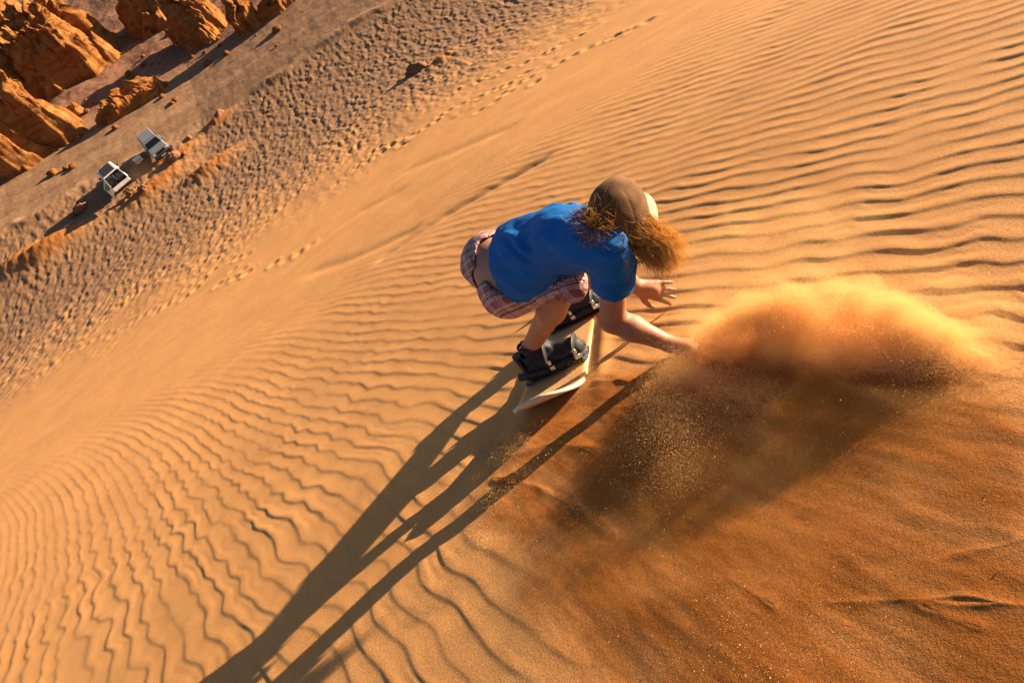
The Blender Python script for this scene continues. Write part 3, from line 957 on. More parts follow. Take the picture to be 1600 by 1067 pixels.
rootR = np.array([at(972 + q * 20, 366 - q * 8, 1.93) + rng.normal(0, .010, 3) for q in np.linspace(0, 1, 40)])
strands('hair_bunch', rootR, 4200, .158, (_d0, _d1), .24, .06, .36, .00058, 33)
# loose hairs round the head
rootA = np.array([HC + .108 * nrm(-FD * .8 + LD * rng.uniform(-1, 1) + UD * rng.uniform(-.5, .5)) for _ in range(120)])
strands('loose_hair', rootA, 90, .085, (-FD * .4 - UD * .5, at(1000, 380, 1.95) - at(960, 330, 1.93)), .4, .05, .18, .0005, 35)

# ------------------------------------------------------------------ boots (clothing of the rider)
LEAN = radians(7.0)
DECK_H = .030
def boot(an, cl, cp_):
    ctr = board_pt(cl, cp_, DECK_H + .03)
    s = SDF(np.minimum(ctr, an) - .24, np.maximum(ctr, an) + .24, .0045)
    heel = ctr - BPER * .070; toe = ctr + BPER * .095
    s.cap(heel, toe, .041, .039, .02, .85, UP3); s.cap(ctr + BPER * .02 + UP3 * .012, toe + UP3 * .004, .040, .036, .02)
    anb = an + nrm(an - heel) * .012
    s.cap(heel + UP3 * .015, anb, .043, .045, .03); s.cap(ctr - BPER * .02 + UP3 * .02, an * .5 + heel * .5 + UP3 * .02 + BPER * .03, .046, .046, .03)
    P = s.pts(); s.v += -.003 * np.sin((P - an) @ nrm(an - heel) * 150) * sstep(-.01, .05, (P - ctr) @ UP3) - .002 * noise3(P, .03, 3)
    dcut = (P - anb - nrm(an - heel) * .03) @ nrm(an - heel)
    s.v = np.maximum(s.v, dcut)
    t = SDF(s.lo, s.lo + (s.n - 1) * s.h, s.h)
    t.cap(an - nrm(an - heel) * .02, an + nrm(an - heel) * .2, .043, .045, 0)
    if t.v.shape == s.v.shape: s.v = np.maximum(s.v, -t.v)
    V, Fq = s.mesh(); V = smooth_mesh(V, Fq, 1)
    b = mesh_np('boot', V, Fq, M['boot'], rider)
    # sole
    sc = SDF(ctr - .2, ctr + .2, .0045); sc.cap(heel - UP3 * .024, toe - UP3 * .024, .047, .045, 0, .35, UP3)
    V, Fq = sc.mesh(); mesh_np('sole', V, Fq, M['sole'], b)
    # collar padding
    return b
for an, (cl, cp_) in ((J['anN'], FOOT[0]), (J['anF'], FOOT[1])): boot(an, cl, cp_)

# ------------------------------------------------------------------ the sandboard
board = empty('sandboard', tuple(sl2w(board_pt(0, 0, 0))), slope_rot)
tag(board, 'tan wooden sandboard with an upturned end and two black bindings under the rider', 'sandboard')
OFF = board_pt(0, 0, 0)
k = NT('waxed birch'); o_ = k.obj
gr = k.noise(k.mapping(o_, (30, 4, 30), (0, 0, atan2(BD[1], BD[0]) - pi / 2)), 1.0, 5, .6)
c = k.ramp(gr, [(.3, (.46, .29, .14)), (.6, (.58, .39, .205)), (.8, (.50, .33, .16))])
c = k.mix(k.ramp(k.noise(o_, 9, 5, .7), [(.36, (0, 0, 0)), (.52, (1, 1, 1))]), c, SAND)
M['deck'] = k.done(c, .5, k.bump(k.noise(o_, 180, 3), .0012), .3)
M['edge'] = plain('pale laminated board edge', (.68, .58, .42), .5, .3, 0, .12, 60)
HL, HW = .60, .138
bm = bmesh.new(); NL, NW = 64, 14; TT = .015
def bshape(l, p):
    """height of the deck: flat with both ends turned up, slightly banked on the right edge"""
    u_ = max(0, abs(l) - .38) / (HL - .38)
    return DECK_H - .012 + .082 * u_ ** 2.0 - .06 * p * sin(LEAN) / .14 * .14
top, bot = [], []
for i in range(NL + 1):
    l = -HL + 2 * HL * i / NL
    q_ = max(0.0, abs(l) - (HL - .17)) / .17
    w = HW * (1 - .06 * (1 - (abs(l) / HL) ** 2)) * math.sqrt(max(0.0, 1 - (q_ * .965) ** 2.0))
    rt, rb = [], []
    for j in range(NW + 1):
        p = w * (2 * j / NW - 1)
        h_ = bshape(l, p)
        P3 = board_pt(l - .045, p, h_) - OFF
        rt.append(bm.verts.new(P3)); rb.append(bm.verts.new(P3 - UP3 * TT))
    top.append(rt); bot.append(rb)
def addf(vs_, mi):
    f_ = bm.faces.new(vs_); f_.material_index = mi
for i in range(NL):
    for j in range(NW):
        addf((top[i][j], top[i][j + 1], top[i + 1][j + 1], top[i + 1][j]), 0)
        addf((bot[i][j], bot[i + 1][j], bot[i + 1][j + 1], bot[i][j + 1]), 1)
    addf((top[i][0], top[i + 1][0], bot[i + 1][0], bot[i][0]), 1); addf((top[i][NW], bot[i][NW], bot[i + 1][NW], top[i + 1][NW]), 1)
for j in range(NW):
    addf((top[0][j], bot[0][j], bot[0][j + 1], top[0][j + 1]), 1); addf((top[NL][j], top[NL][j + 1], bot[NL][j + 1], bot[NL][j]), 1)
bm_obj('deck', bm, [M['deck'], M['edge']], board, True)

def tube(bm, pts, r, seg=8, flat=1.0, up=None):
    rings = []
    P = [np.array(p, float) for p in pts]
    for i, p in enumerate(P):
        t = nrm(P[min(i + 1, len(P) - 1)] - P[max(i - 1, 0)])
        a = np.cross(t, up if up is not None else np.array([.2, .1, 1.0])); a = nrm(a); b = np.cross(t, a)
        rr = r[i] if hasattr(r, '__len__') else r
        rings.append([bm.verts.new(p + a * rr * cos(2 * pi * s / seg) + b * rr * flat * sin(2 * pi * s / seg)) for s in range(seg)])
    for A, B in zip(rings[:-1], rings[1:]):
        for s in range(seg): bm.faces.new((A[s], A[(s + 1) % seg], B[(s + 1) % seg], B[s]))
    bm.faces.new(rings[0]); bm.faces.new(rings[-1][::-1])

def binding(cl, cp_, an):
    ctr = board_pt(cl, cp_, DECK_H - .01) - OFF
    bm = bmesh.new()
    # base plate with raised side rails
    for sgn in (-1, 1):
        pts = [BPER * q + BDIR * sgn * .052 + UP3 * (.012 + .022 * exp_) for q, exp_ in ((-.125, 1.6), (-.08, 1.0), (0, .5), (.07, .6), (.125, .3))]
        tube(bm, pts, .011, 8, 1.4)
    tube(bm, [BPER * -.12 + UP3 * .004, BPER * .135 + UP3 * .004], .055, 12, .12, up=UP3)
    bnd = bm_obj('binding', bm, M['strap'], board, True); bnd.location = tuple(ctr)
    # high back cupped behind the heel
    bm = bmesh.new(); rows_ = []
    back = nrm(UP3 - BPER * .12)
    for i in range(6):
        t = i / 5; row = []
        for j in range(9):
            a = (j / 8 - .5) * 2.3
            w_ = .062 * (1 - .18 * t)
            p = -BPER * (.082 + .055 * cos(a) * .8 - .02) + BDIR * w_ * sin(a) + UP3 * .012 + back * (.105 * t * (1 - .12 * abs(sin(a)) ** 2))
            row.append(p)
        rows_.append(row)
    vf = [[bm.verts.new(p) for p in row] for row in rows_]; vb = [[bm.verts.new(p + BPER * -.006) for p in row] for row in rows_]
    for i in range(5):
        for j in range(8):
            bm.faces.new((vf[i][j], vf[i][j + 1], vf[i + 1][j + 1], vf[i + 1][j])); bm.faces.new((vb[i][j], vb[i + 1][j], vb[i + 1][j + 1], vb[i][j + 1]))
    for j in range(8):
        bm.faces.new((vf[5][j], vf[5][j + 1], vb[5][j + 1], vb[5][j])); bm.faces.new((vf[0][j], vb[0][j], vb[0][j + 1], vf[0][j + 1]))
    for i in range(5):
        bm.faces.new((vf[i][0], vf[i + 1][0], vb[i + 1][0], vb[i][0])); bm.faces.new((vf[i][8], vb[i][8], vb[i + 1][8], vf[i + 1][8]))
    bm_obj('high_back', bm, M['strap'], bnd, True)
    for off, hh_, rr in ((.098, .058, .016), (-.005, .095, .019)):
        bm = bmesh.new()
        pts = []
        for q in range(11):
            a = pi * q / 10
            pts.append(BPER * (off + .018 * sin(a)) + BDIR * .058 * cos(a) + UP3 * (.02 + hh_ * sin(a) ** .7))
        tube(bm, pts, rr, 8, .28, up=BPER)
        bm_obj('strap', bm, M['strap'], bnd, True)
        bm = bmesh.new()
        for dz in (0, 1):
            c0 = BPER * (off + .012) - BDIR * .060 + UP3 * (.03 + .022 * dz)
            bmesh.ops.create_cube(bm, size=1, matrix=Matrix.Translation(Vector(c0)) @ Matrix.Rotation(atan2(BD[1], BD[0]), 4, 'Z') @ Matrix.Diagonal((.008, .026 - .008 * dz, .017, 1)))
        bm_obj('buckle', bm, M['metal'], bnd, False, .002)
binding(*FOOT[0], J['anN']); binding(*FOOT[1], J['anF'])
# ------------------------------------------------------------------ vehicles in the valley
M['silver'] = plain('dusty silver paint', (.27, .28, .28), .38, .5, .25, .08, 3)
M['white'] = plain('dusty white paint', (.74, .72, .68), .45, .4, 0, .06, 3)
M['glass'] = plain('dark car glass', (.012, .014, .017), .12, .5, 0, .1, 2)
M['tyre'] = plain('dusty tyre rubber', (.05, .042, .036), .9, .2, 0, .4, 8)
M['rim'] = plain('alloy rim', (.5, .5, .49), .35, .5, .7, .1, 9)
M['trim'] = plain('dark plastic trim', (.03, .03, .032), .6, .3, 0, .3, 8)
M['lamp'] = plain('headlamp glass', (.75, .75, .72), .15, .6, 0, .05, 9)
M['redlamp'] = plain('red tail lamp', (.35, .02, .015), .2, .6, 0, .1, 9)
M['cargo'] = plain('grey luggage fabric', (.05, .05, .055), .9, .2, 0, .4, 6)
M['cargo2'] = plain('dark luggage fabric', (.09, .085, .08), .9, .2, 0, .3, 6)
M['plate'] = plain('pale number plate', (.7, .68, .6), .5, .3, 0, .05, 5)

def box(bm, x0, x1, y0, y1, z0, z1, tx=0.0, ty0=0.0, ty1=0.0):
    """box with its top drawn in by tx at the sides, ty0 at the -y end, ty1 at the +y end"""
    vs_ = [bm.verts.new(p) for p in ((x0, y0, z0), (x1, y0, z0), (x1, y1, z0), (x0, y1, z0),
                                     (x0 + tx, y0 + ty0, z1), (x1 - tx, y0 + ty0, z1), (x1 - tx, y1 - ty1, z1), (x0 + tx, y1 - ty1, z1))]
    for f_ in ((3, 2, 1, 0), (4, 5, 6, 7), (0, 1, 5, 4), (1, 2, 6, 5), (2, 3, 7, 6), (3, 0, 4, 7)):
        bm.faces.new([vs_[i] for i in f_])

def wheel(car, x, y, r=.38, w=.24):
    bm = bmesh.new()
    prof = [(r * .60, -w / 2), (r * .92, -w / 2), (r, -w * .36), (r, w * .36), (r * .92, w / 2), (r * .60, w / 2)]
    n = 28; rings = [[bm.verts.new((px_, rr * cos(2 * pi * k / n), rr * sin(2 * pi * k / n))) for k in range(n)] for rr, px_ in prof]
    for A, B in zip(rings, rings[1:] + rings[:1]):
        for k in range(n): bm.faces.new((A[k], A[(k + 1) % n], B[(k + 1) % n], B[k]))
    wh = bm_obj('wheel', bm, M['tyre'], car, True); wh.location = (x, y, r)
    bm = bmesh.new()
    bmesh.ops.create_cone(bm, cap_ends=True, segments=20, radius1=r * .58, radius2=r * .58, depth=w * .7, matrix=Matrix.Rotation(pi / 2, 4, 'Y'))
    for k in range(5):
        bmesh.ops.create_cube(bm, size=1, matrix=Matrix.Rotation(2 * pi * k / 5, 4, 'X') @ Matrix.Translation((0, 0, r * .3)) @ Matrix.Diagonal((w * .86, .07, r * .5, 1)))
    bm_obj('rim', bm, M['rim'], wh)
    return wh

def common(car, paint, L=2.15, W=.90):
    for x in (-W + .12, W - .12):
        for y in (-1.35, 1.38): wheel(car, x, y)
    for sx in (-1, 1):
        bm = bmesh.new(); box(bm, sx * (W + .14) - .10, sx * (W + .14) + .10, .62, .74, 1.10, 1.30)
        bm_obj('mirror', bm, M['trim'] if paint == M['white'] else paint, car, False, .03)
        bm = bmesh.new(); box(bm, sx * (W - .20) - .13, sx * (W - .20) + .13, L - .02, L + .035, .82, 1.0)
        bm_obj('headlight', bm, M['lamp'], car, False, .02)
    bm = bmesh.new(); box(bm, -W - .01, W + .01, L - .05, L + .17, .42, .68); bm_obj('front_bumper', bm, M['trim'], car, False, .04)
    bm = bmesh.new(); box(bm, -.46, .46, L - .02, L + .03, .78, 1.0)
    for k in range(4): box(bm, -.44, .44, L + .03, L + .045, .80 + .05 * k, .825 + .05 * k)
    bm_obj('grille', bm, M['trim'], car)

def greenhouse_panes(car, W, zb, zt, tx, yf0, yf1, yr0, yr1, front=True, rear=True):
    """dark panes standing a little proud of the cabin shell"""
    def pane(name, q):
        bm = bmesh.new(); q = [Vector(p) for p in q]
        nn = (q[1] - q[0]).cross(q[3] - q[0]).normalized()
        c = sum(q, Vector()) / 4
        q = [c + (p - c) * .88 for p in q]
        a = [bm.verts.new(p + nn * .010) for p in q]; b = [bm.verts.new(p - nn * .02) for p in q]
        bm.faces.new(a); bm.faces.new(b[::-1])
        for i in range(4): bm.faces.new((a[i], b[i], b[(i + 1) % 4], a[(i + 1) % 4]))
        return bm_obj(name, bm, M['glass'], car)
    if front: pane('windshield', [(W, yf0, zb), (-W, yf0, zb), (-W + tx, yf1, zt), (W - tx, yf1, zt)])
    if rear: pane('rear_window', [(-W, yr0, zb), (W, yr0, zb), (W - tx, yr1, zt), (-W + tx, yr1, zt)])
    n = 3
    for sx in (-1, 1):
        for k in range(n):
            a0, a1 = k / n + .015, (k + 1) / n - .015
            yb0, yb1 = yr0 + (yf0 - yr0) * a0, yr0 + (yf0 - yr0) * a1
            yt0, yt1 = yr1 + (yf1 - yr1) * a0, yr1 + (yf1 - yr1) * a1
            q = [(sx * W, yb0, zb), (sx * W, yb1, zb), (sx * (W - tx), yt1, zt), (sx * (W - tx), yt0, zt)]
            pane('side_window', q if sx > 0 else [q[1], q[0], q[3], q[2]])

def silver_car(loc, rz):
    car = empty('parked_car', loc, (0, 0, rz), 1)
    tag(car, 'silver grey off-road car with a dark windscreen facing the dune', 'car')
    bm = bmesh.new()
    W = .90
    box(bm, -W, W, -2.15, 2.15, .48, 1.02, .02, .03, .05)
    box(bm, -W + .03, W - .03, .72, 2.10, 1.02, 1.17, .07, 0, .12)     # bonnet
    for sx in (-1, 1):
        for y in (-1.35, 1.38): box(bm, sx * (W + .02) - .06, sx * (W + .02) + .06, y - .5, y + .5, .70, .90, .02, .12, .12)   # arches
    bm_obj('body', bm, M['silver'], car, False, .05)
    bm = bmesh.new(); box(bm, -W + .02, W - .02, -2.10, .98, 1.02, 1.76, .17, .16, .62)
    bm_obj('cabin', bm, M['silver'], car, False, .04)
    greenhouse_panes(car, W - .02, 1.06, 1.74, .17, .95, .36, -2.09, -1.95)
    bm = bmesh.new(); box(bm, -W + .17, W - .17, -1.98, .40, 1.765, 1.83, .06, .06, .08); bm_obj('roof', bm, M['silver'], car, False, .03)
    bm = bmesh.new(); box(bm, -W - .01, W + .01, -2.30, -2.12, .45, .68); bm_obj('rear_bumper', bm, M['trim'], car, False, .04)
    for sx in (-1, 1):
        bm = bmesh.new(); box(bm, sx * (W - .13) - .09, sx * (W - .13) + .09, -2.18, -2.12, .78, 1.0); bm_obj('tail_light', bm, M['redlamp'], car)
        bm = bmesh.new(); box(bm, sx * (W + .012) - .012, sx * (W + .012) + .012, -.2, -.02, .92, .96); bm_obj('door_handle', bm, M['trim'], car)
    bm = bmesh.new(); box(bm, -.25, .25, 2.31, 2.325, .48, .60); bm_obj('number_plate', bm, M['plate'], car)
    common(car, M['silver'])
    car.scale = (.86,) * 3
    return car

def white_car(loc, rz):
    car = empty('parked_car', loc, (0, 0, rz), 1)
    tag(car, 'white boxy off-road car with its tail door swung open on a dark load bay', 'car')
    W = .92
    bm = bmesh.new()
    box(bm, -W, W, .85, 2.12, .48, 1.10, .02, 0, .05)                # front end and bonnet
    for sx in (-1, 1):
        xi, xo = (sx * (W - .07), sx * W)
        box(bm, min(xi, xo), max(xi, xo), -2.12, .85, .48, 1.10)     # flanks
        for y in (-1.35, 1.38): box(bm, sx * (W + .02) - .06, sx * (W + .02) + .06, y - .5, y + .5, .70, .92, .02, .12, .12)
    box(bm, -W + .07, W - .07, -2.12, .85, .48, .62)                 # floor
    box(bm, -W + .07, W - .07, -2.12, -2.04, .62, .78)               # tail sill
    bm_obj('body', bm, M['white'], car, False, .03)
    bm = bmesh.new(); box(bm, -W + .10, W - .10, -2.03, .80, .625, .64); bm_obj('bay_shade_floor', bm, M['trim'], car)  # dark floor and side sheets added to stand for shade in the bay
    for sx in (-1, 1):
        bm = bmesh.new(); x0, x1 = sorted((sx * (W - .075), sx * (W - .095))); box(bm, x0, x1, -2.03, .80, .645, 1.08); bm_obj('bay_shade_liner', bm, M['trim'], car)
    for sx in (-1, 1):                                               # pillars, leaning in slightly
        for (y0, y1) in ((-2.12, -1.98), (-1.0, -.88), (.1, .22)):
            bm = bmesh.new()
            x0, x1 = sorted((sx * W, sx * (W - .07)))
            vs_ = []
            for z, dx in ((1.10, 0), (1.92, -.10 * sx)):
                for (x, y) in ((x0, y0), (x1, y0), (x1, y1), (x0, y1)): vs_.append(bm.verts.new((x + dx, y, z)))
            for f_ in ((3, 2, 1, 0), (4, 5, 6, 7), (0, 1, 5, 4), (1, 2, 6, 5), (2, 3, 7, 6), (3, 0, 4, 7)): bm.faces.new([vs_[i] for i in f_])
            bm_obj('pillar', bm, M['white'], car)
    bm = bmesh.new(); box(bm, -W + .09, W - .09, -2.14, .40, 1.92, 2.0, .05, .04, .06)
    bm_obj('roof', bm, M['white'], car, False, .03)
    greenhouse_panes(car, W - .01, 1.12, 1.9, .10, .88, .34, -1.96, -1.96, True, False)
    bm = bmesh.new(); box(bm, -W + .09, W - .09, -.92, -.84, .62, 1.5, .03); bm_obj('seat_back', bm, M['trim'], car, False, .03)
    for (x0, x1, y0, y1, z0, z1, mt) in ((-.75, -.1, -1.9, -1.2, .63, .98, 'cargo'), (-.02, .72, -1.85, -1.15, .63, .90, 'cargo2'), (-.78, .10, -1.9, -1.3, .985, 1.66, 'cargo'), (.14, .78, -1.88, -1.25, .905, 1.58, 'cargo')):
        bm = bmesh.new(); box(bm, x0, x1, y0, y1, z0, z1, .04, .04, .04); bm_obj('luggage', bm, M[mt], car, False, .05)
    # tail door hinged on the left, swung wide open, with the spare wheel on it
    door = empty('tail_door', (-W + .02, -2.14, 0), (0, 0, radians(-108)), .3); door.parent = car
    bm = bmesh.new(); box(bm, 0, 1.68, -.05, 0, .66, 1.12); box(bm, 0, .10, -.05, 0, 1.12, 1.85); box(bm, 1.58, 1.68, -.05, 0, 1.12, 1.85); box(bm, .10, 1.58, -.05, 0, 1.77, 1.85)
    bm_obj('door_panel', bm, M['trim'], door)  # dark finish stands in for shade on the open door
    bm = bmesh.new(); box(bm, .10, 1.58, -.035, -.015, 1.12, 1.77); bm_obj('pane', bm, M['glass'], door)
    bm = bmesh.new(); bmesh.ops.create_cone(bm, cap_ends=True, segments=28, radius1=.37, radius2=.37, depth=.22, matrix=Matrix.Translation((.9, -.18, 1.0)) @ Matrix.Rotation(pi / 2, 4, 'X'))
    bm_obj('spare_wheel', bm, M['tyre'], door, False, .05)
    bm = bmesh.new(); box(bm, -W - .01, W + .01, -2.28, -2.13, .44, .64); bm_obj('rear_bumper', bm, M['white'], car, False, .04)
    for sx in (-1, 1):
        bm = bmesh.new(); box(bm, sx * (W - .07) - .055, sx * (W - .07) + .055, -2.15, -2.11, .80, 1.05); bm_obj('tail_light', bm, M['redlamp'], car)
    common(car, M['white'], 2.12, .92)
    bm = bmesh.new(); box(bm, -.62, .62, -1.98, .12, 2.004, 2.10, .05, .05, .05); bm_obj('roof_cargo', bm, M['trim'], car, False, .03)
    car.scale = (.84,) * 3
    return car

def floor_pt(px, py):
    return tuple(valley_pt(px, py))
def toward_cam(p): return atan2(CAM[1] - p[1], CAM[0] - p[0])
p = floor_pt(252, 238); silver_car(p, toward_cam(p) - pi / 2)
p = floor_pt(188, 286); white_car(p, toward_cam(p) + pi / 2)

# small white cool box in the shade of the silver car
p = floor_pt(219, 253); cb = empty('cool_box', (p[0], p[1], p[2] + .02), (0, 0, .4), .3)
tag(cb, 'small white cool box on the ground in the shadow between the two cars', 'cool box')
bm = bmesh.new(); box(bm, -.32, .32, -.22, .22, 0, .36, -.02, -.02, -.02); bm_obj('tub', bm, M['white'], cb, False, .03)
bm = bmesh.new(); box(bm, -.36, .36, -.26, .26, .362, .44, .03, .03, .03); bm_obj('lid', bm, M['white'], cb, False, .02)
bm = bmesh.new(); tube(bm, [(-.35, -.27, .30), (-.2, -.32, .24), (.2, -.32, .24), (.35, -.27, .30)], .018, 6); bm_obj('handle', bm, M['trim'], cb)

# ------------------------------------------------------------------ rocks
def outcrop(px, py, rx, ry, h, seed, label, rot=0.0, n=210, crag=1.0, tops=1.0, sink=1.7):
    g = valley_pt(px, py); c_, s_ = cos(rot), sin(rot)
    a = np.linspace(-1.25, 1.25, n); X, Y = np.meshgrid(a, a)
    x, y = X * rx, Y * ry
    warp = .24 * fbm(x / (rx * .55) + seed, y / (ry * .55), seed, 4)
    rad = np.hypot(X, Y) + warp
    body_ = sstep(1.05, .42, rad)
    top_ = .66 + .40 * fbm(x / (rx * .62), y / (ry * .62), seed + 3, 3)
    cl = np.abs(perlin(x / 2.9 + .3 * warp, y / 2.9, seed + 5)); cl2 = np.abs(perlin(x / 1.3, y / 1.3, seed + 6))
    Hh = h * (body_ ** .75) * np.clip(top_ * tops, .15, 1.4) * (.74 + .5 * np.clip(cl, 0, .6)) * (.93 + .16 * cl2)
    stp = h / 4.5
    q = Hh / stp + .5 * fbm(x / 4, y / 4, seed + 7, 2)
    led = (np.floor(q) + sstep(.1, .9, q - np.floor(q))) * stp
    Hh = .7 * Hh + .3 * np.clip(led, 0, None)
    Hh = Hh + body_ * (.16 * crag * fbm(x / .9, y / .9, seed + 9, 3, .5))
    skirt = sstep(1.25, .95, np.maximum(np.abs(X), np.abs(Y)))
    Hh = Hh * skirt - (1 - body_) * sink + rise(g[0] + x * c_ - y * s_) - rise(g[0])
    P = np.stack([x, y, Hh], -1)
    off = np.stack([noise3(P + 3, 2.2, seed) + .5 * noise3(P + 3, .9, seed), noise3(P + 9, 2.2, seed + 2) + .5 * noise3(P + 9, .9, seed + 2), .4 * noise3(P, 1.2, seed + 4)], -1)
    ang_ = np.arctan2(Y, X)
    zb = P[..., 2] + .35 * noise3(P, 3.0, seed + 11)
    strat = perlin(zb * 1.15, zb * 0 + seed, 3) + .6 * perlin(zb * 2.6, zb * 0 + seed, 4)
    rough = np.abs(noise3(P, 1.15, seed + 13)) + .6 * np.abs(noise3(P, .55, seed + 15)) + .4 * np.abs(noise3(P, .28, seed + 17))
    rad_ = (.42 * strat - .65 * crag * rough) * np.clip(Hh / h * 2.2, 0, 1) * (1 - .5 * sstep(.75, 1.0, Hh / h))
    off = off + np.stack([np.cos(ang_) * rad_, np.sin(ang_) * rad_, -.30 * rough], -1)
    P = P + off * (.75 * crag * np.clip(Hh / h * 1.6, 0, 1))[..., None]
    V = np.stack([P[..., 0] * c_ - P[..., 1] * s_, P[..., 0] * s_ + P[..., 1] * c_, P[..., 2]], -1).reshape(-1, 3)
    I = np.arange(n * n).reshape(n, n)
    Fc = np.stack([I[:-1, :-1], I[:-1, 1:], I[1:, 1:], I[1:, :-1]], -1).reshape(-1, 4)
    o = mesh_np('rock_outcrop', V, Fc, M['rock'], None, True)
    o.location = (g[0], g[1], g[2] + .1)
    return tag(o, label, 'rock')
OUT = [
 (112, 112, 7.6, 5.6, 11.0, 4, 'tall craggy orange outcrop with a jagged lit crest, standing between two deep shadows', .5, 1.25),
 (18, 240, 8.6, 5.6, 11.5, 9, 'broad orange rock mass at the left edge, opposite the two cars', -.2, 1.0),
 (208, 165, 4.6, 1.5, 2.6, 14, 'low smooth orange rock rib with a long pointed shadow, beside the dirt road', .25, .6),
 (318, 52, 3.6, 4.2, 5.6, 19, 'orange rock bluff between the tall craggy outcrop and the roadside pinnacle', .3, 1.0),
 (392, 42, 1.7, 1.8, 4.0, 24, 'slim roadside rock pinnacle casting a narrow shadow along the road', .0, .9),
 (440, 10, 3.2, 2.0, 2.6, 27, 'low broken rocks at the top edge of the picture by the start of the road', .1, 1.0),
 (-10, 70, 9.0, 6.0, 9.0, 33, 'shaded rock shoulder left of the tall craggy outcrop', .2, 1.0),
 (255, 28, 5.0, 4.5, 7.5, 38, 'rock wall behind the pinnacle at the top edge, its left side in deep shade', .1, 1.0),
]
for a in OUT: outcrop(*a[:6], a[6], a[7], crag=a[8])
def boulder(px, py, r, seed, label, sq=(1, .8, .7), mat='boulder', group=None):
    r *= .62
    g = valley_pt(px, py) if uv(px, py)[1] < -500 else ground_px(px, py)
    bm = bmesh.new(); bmesh.ops.create_icosphere(bm, subdivisions=4, radius=1)
    for v in bm.verts:
        d = v.co.normalized(); s = Vector((seed * 3.7, seed * 1.3, seed * 2.1))
        k_ = 1 + .34 * mnoise.noise(d * 1.1 + s) + .22 * mnoise.noise(d * 2.6 + s) + .09 * mnoise.noise(d * 6 + s)
        v.co = Vector((d.x * sq[0], d.y * sq[1], d.z * sq[2])) * k_ * r
    o = bm_obj('boulder', bm, M[mat], None, True)
    o.location = (g[0], g[1], g[2] + r * sq[2] * .25); o.rotation_euler = (0, 0, seed)
    return tag(o, label, 'boulder', group)
for a in [(126, 327, .95, 1, 'reddish boulder half in the shadow tip below the white car'),
          (112, 338, .45, 2, 'small pale stone at the very tip of the white car\'s shadow'),
          (274, 250, 1.0, 3, 'dark red boulder at the foot of the dune just below the silver car', (1.1, .8, .9)),
          (290, 243, .55, 4, 'pale orange stone beside the dark red boulder below the silver car', (1, .8, .8), 'rock'),
          (209, 305, .85, 5, 'left one of two dark rocks poking out of the orange sand drift below the cars', (.9, .8, 1.1)),
          (229, 302, .8, 6, 'right one of two dark rocks poking out of the orange sand drift below the cars', (.9, .8, 1.2)),
          (345, 183, .75, 7, 'lone reddish boulder on the road edge up from the silver car', (1.2, .8, .9)),
          (296, 217, .55, 8, 'small red stone on the road edge just behind the silver car'),
          (651, 112, .95, 9, 'dark purple-brown rock lying alone among the footprints at the top of the trampled sand', (1.5, .7, .7)),
          (265, 56, .7, 10, 'small loose boulder on the rough ground left of the roadside pinnacle', (1, .9, .8), 'rock'),
          (292, 72, .8, 11, 'loose orange boulder beside the rock bluff, at the road side', (1, .9, .8), 'rock'),
          (345, 38, .8, 12, 'orange boulder between the bluff and the roadside pinnacle', (1, .9, .9), 'rock'),
          (66, 425, .6, 13, 'half-buried stone on the crest of the drift at the left edge', (1.4, .7, .6))]:
    boulder(*a[:4], a[4], *(a[5:6] or ((1, .8, .7),)), mat=a[6] if len(a) > 6 else 'boulder')

# loose stones at the feet of the outcrops: nothing in the photograph tells them apart
bm = bmesh.new(); bmesh.ops.create_icosphere(bm, subdivisions=2, radius=1)
for v in bm.verts: v.co *= 1 + .45 * mnoise.noise(v.co * 1.3)
stone = None
for q_ in range(34):
    px_, py_ = [(150, 170), (180, 185), (105, 205), (262, 150), (300, 95), (215, 110), (340, 75), (95, 262), (240, 95), (410, 60)][q_ % 10]
    g = valley_pt(px_ + rng.uniform(-26, 26), py_ + rng.uniform(-16, 16)); r_ = rng.uniform(.14, .42)
    if stone is None: stone = o = bm_obj('loose_stone', bm, M['rock'], None, True)
    else: o = stone.copy(); COL.objects.link(o)
    o.location = (g[0], g[1], g[2] + r_ * .3); o.scale = (r_ * rng.uniform(.8, 1.4), r_, r_ * rng.uniform(.6, .9)); o.rotation_euler = (0, 0, rng.uniform(0, 6))
    tag(o, 'small loose orange stone on the dark ground at the foot of the outcrops', 'stone', 'loose stones below the outcrops')

# ------------------------------------------------------------------ thrown sand: real grains in the air
k = NT('flying sand grain'); 
geo = k.new('ShaderNodeNewGeometry')
c = k.ramp(geo.outputs['Random Per Island'], [(0, (.80, .52, .20)), (.6, (.92, .66, .31)), (1, (.97, .78, .45))])
k.done(c, .8, None, .2)
tr = k.new('ShaderNodeBsdfTranslucent'); k.link(c, tr.inputs[0])
mx = k.new('ShaderNodeMixShader'); mx.inputs[0].default_value = .55
k.link(k.b.outputs[0], mx.inputs[1]); k.link(tr.outputs[0], mx.inputs[2]); k.link(mx.outputs[0], k.out.inputs[0])
M['grain'] = k.m

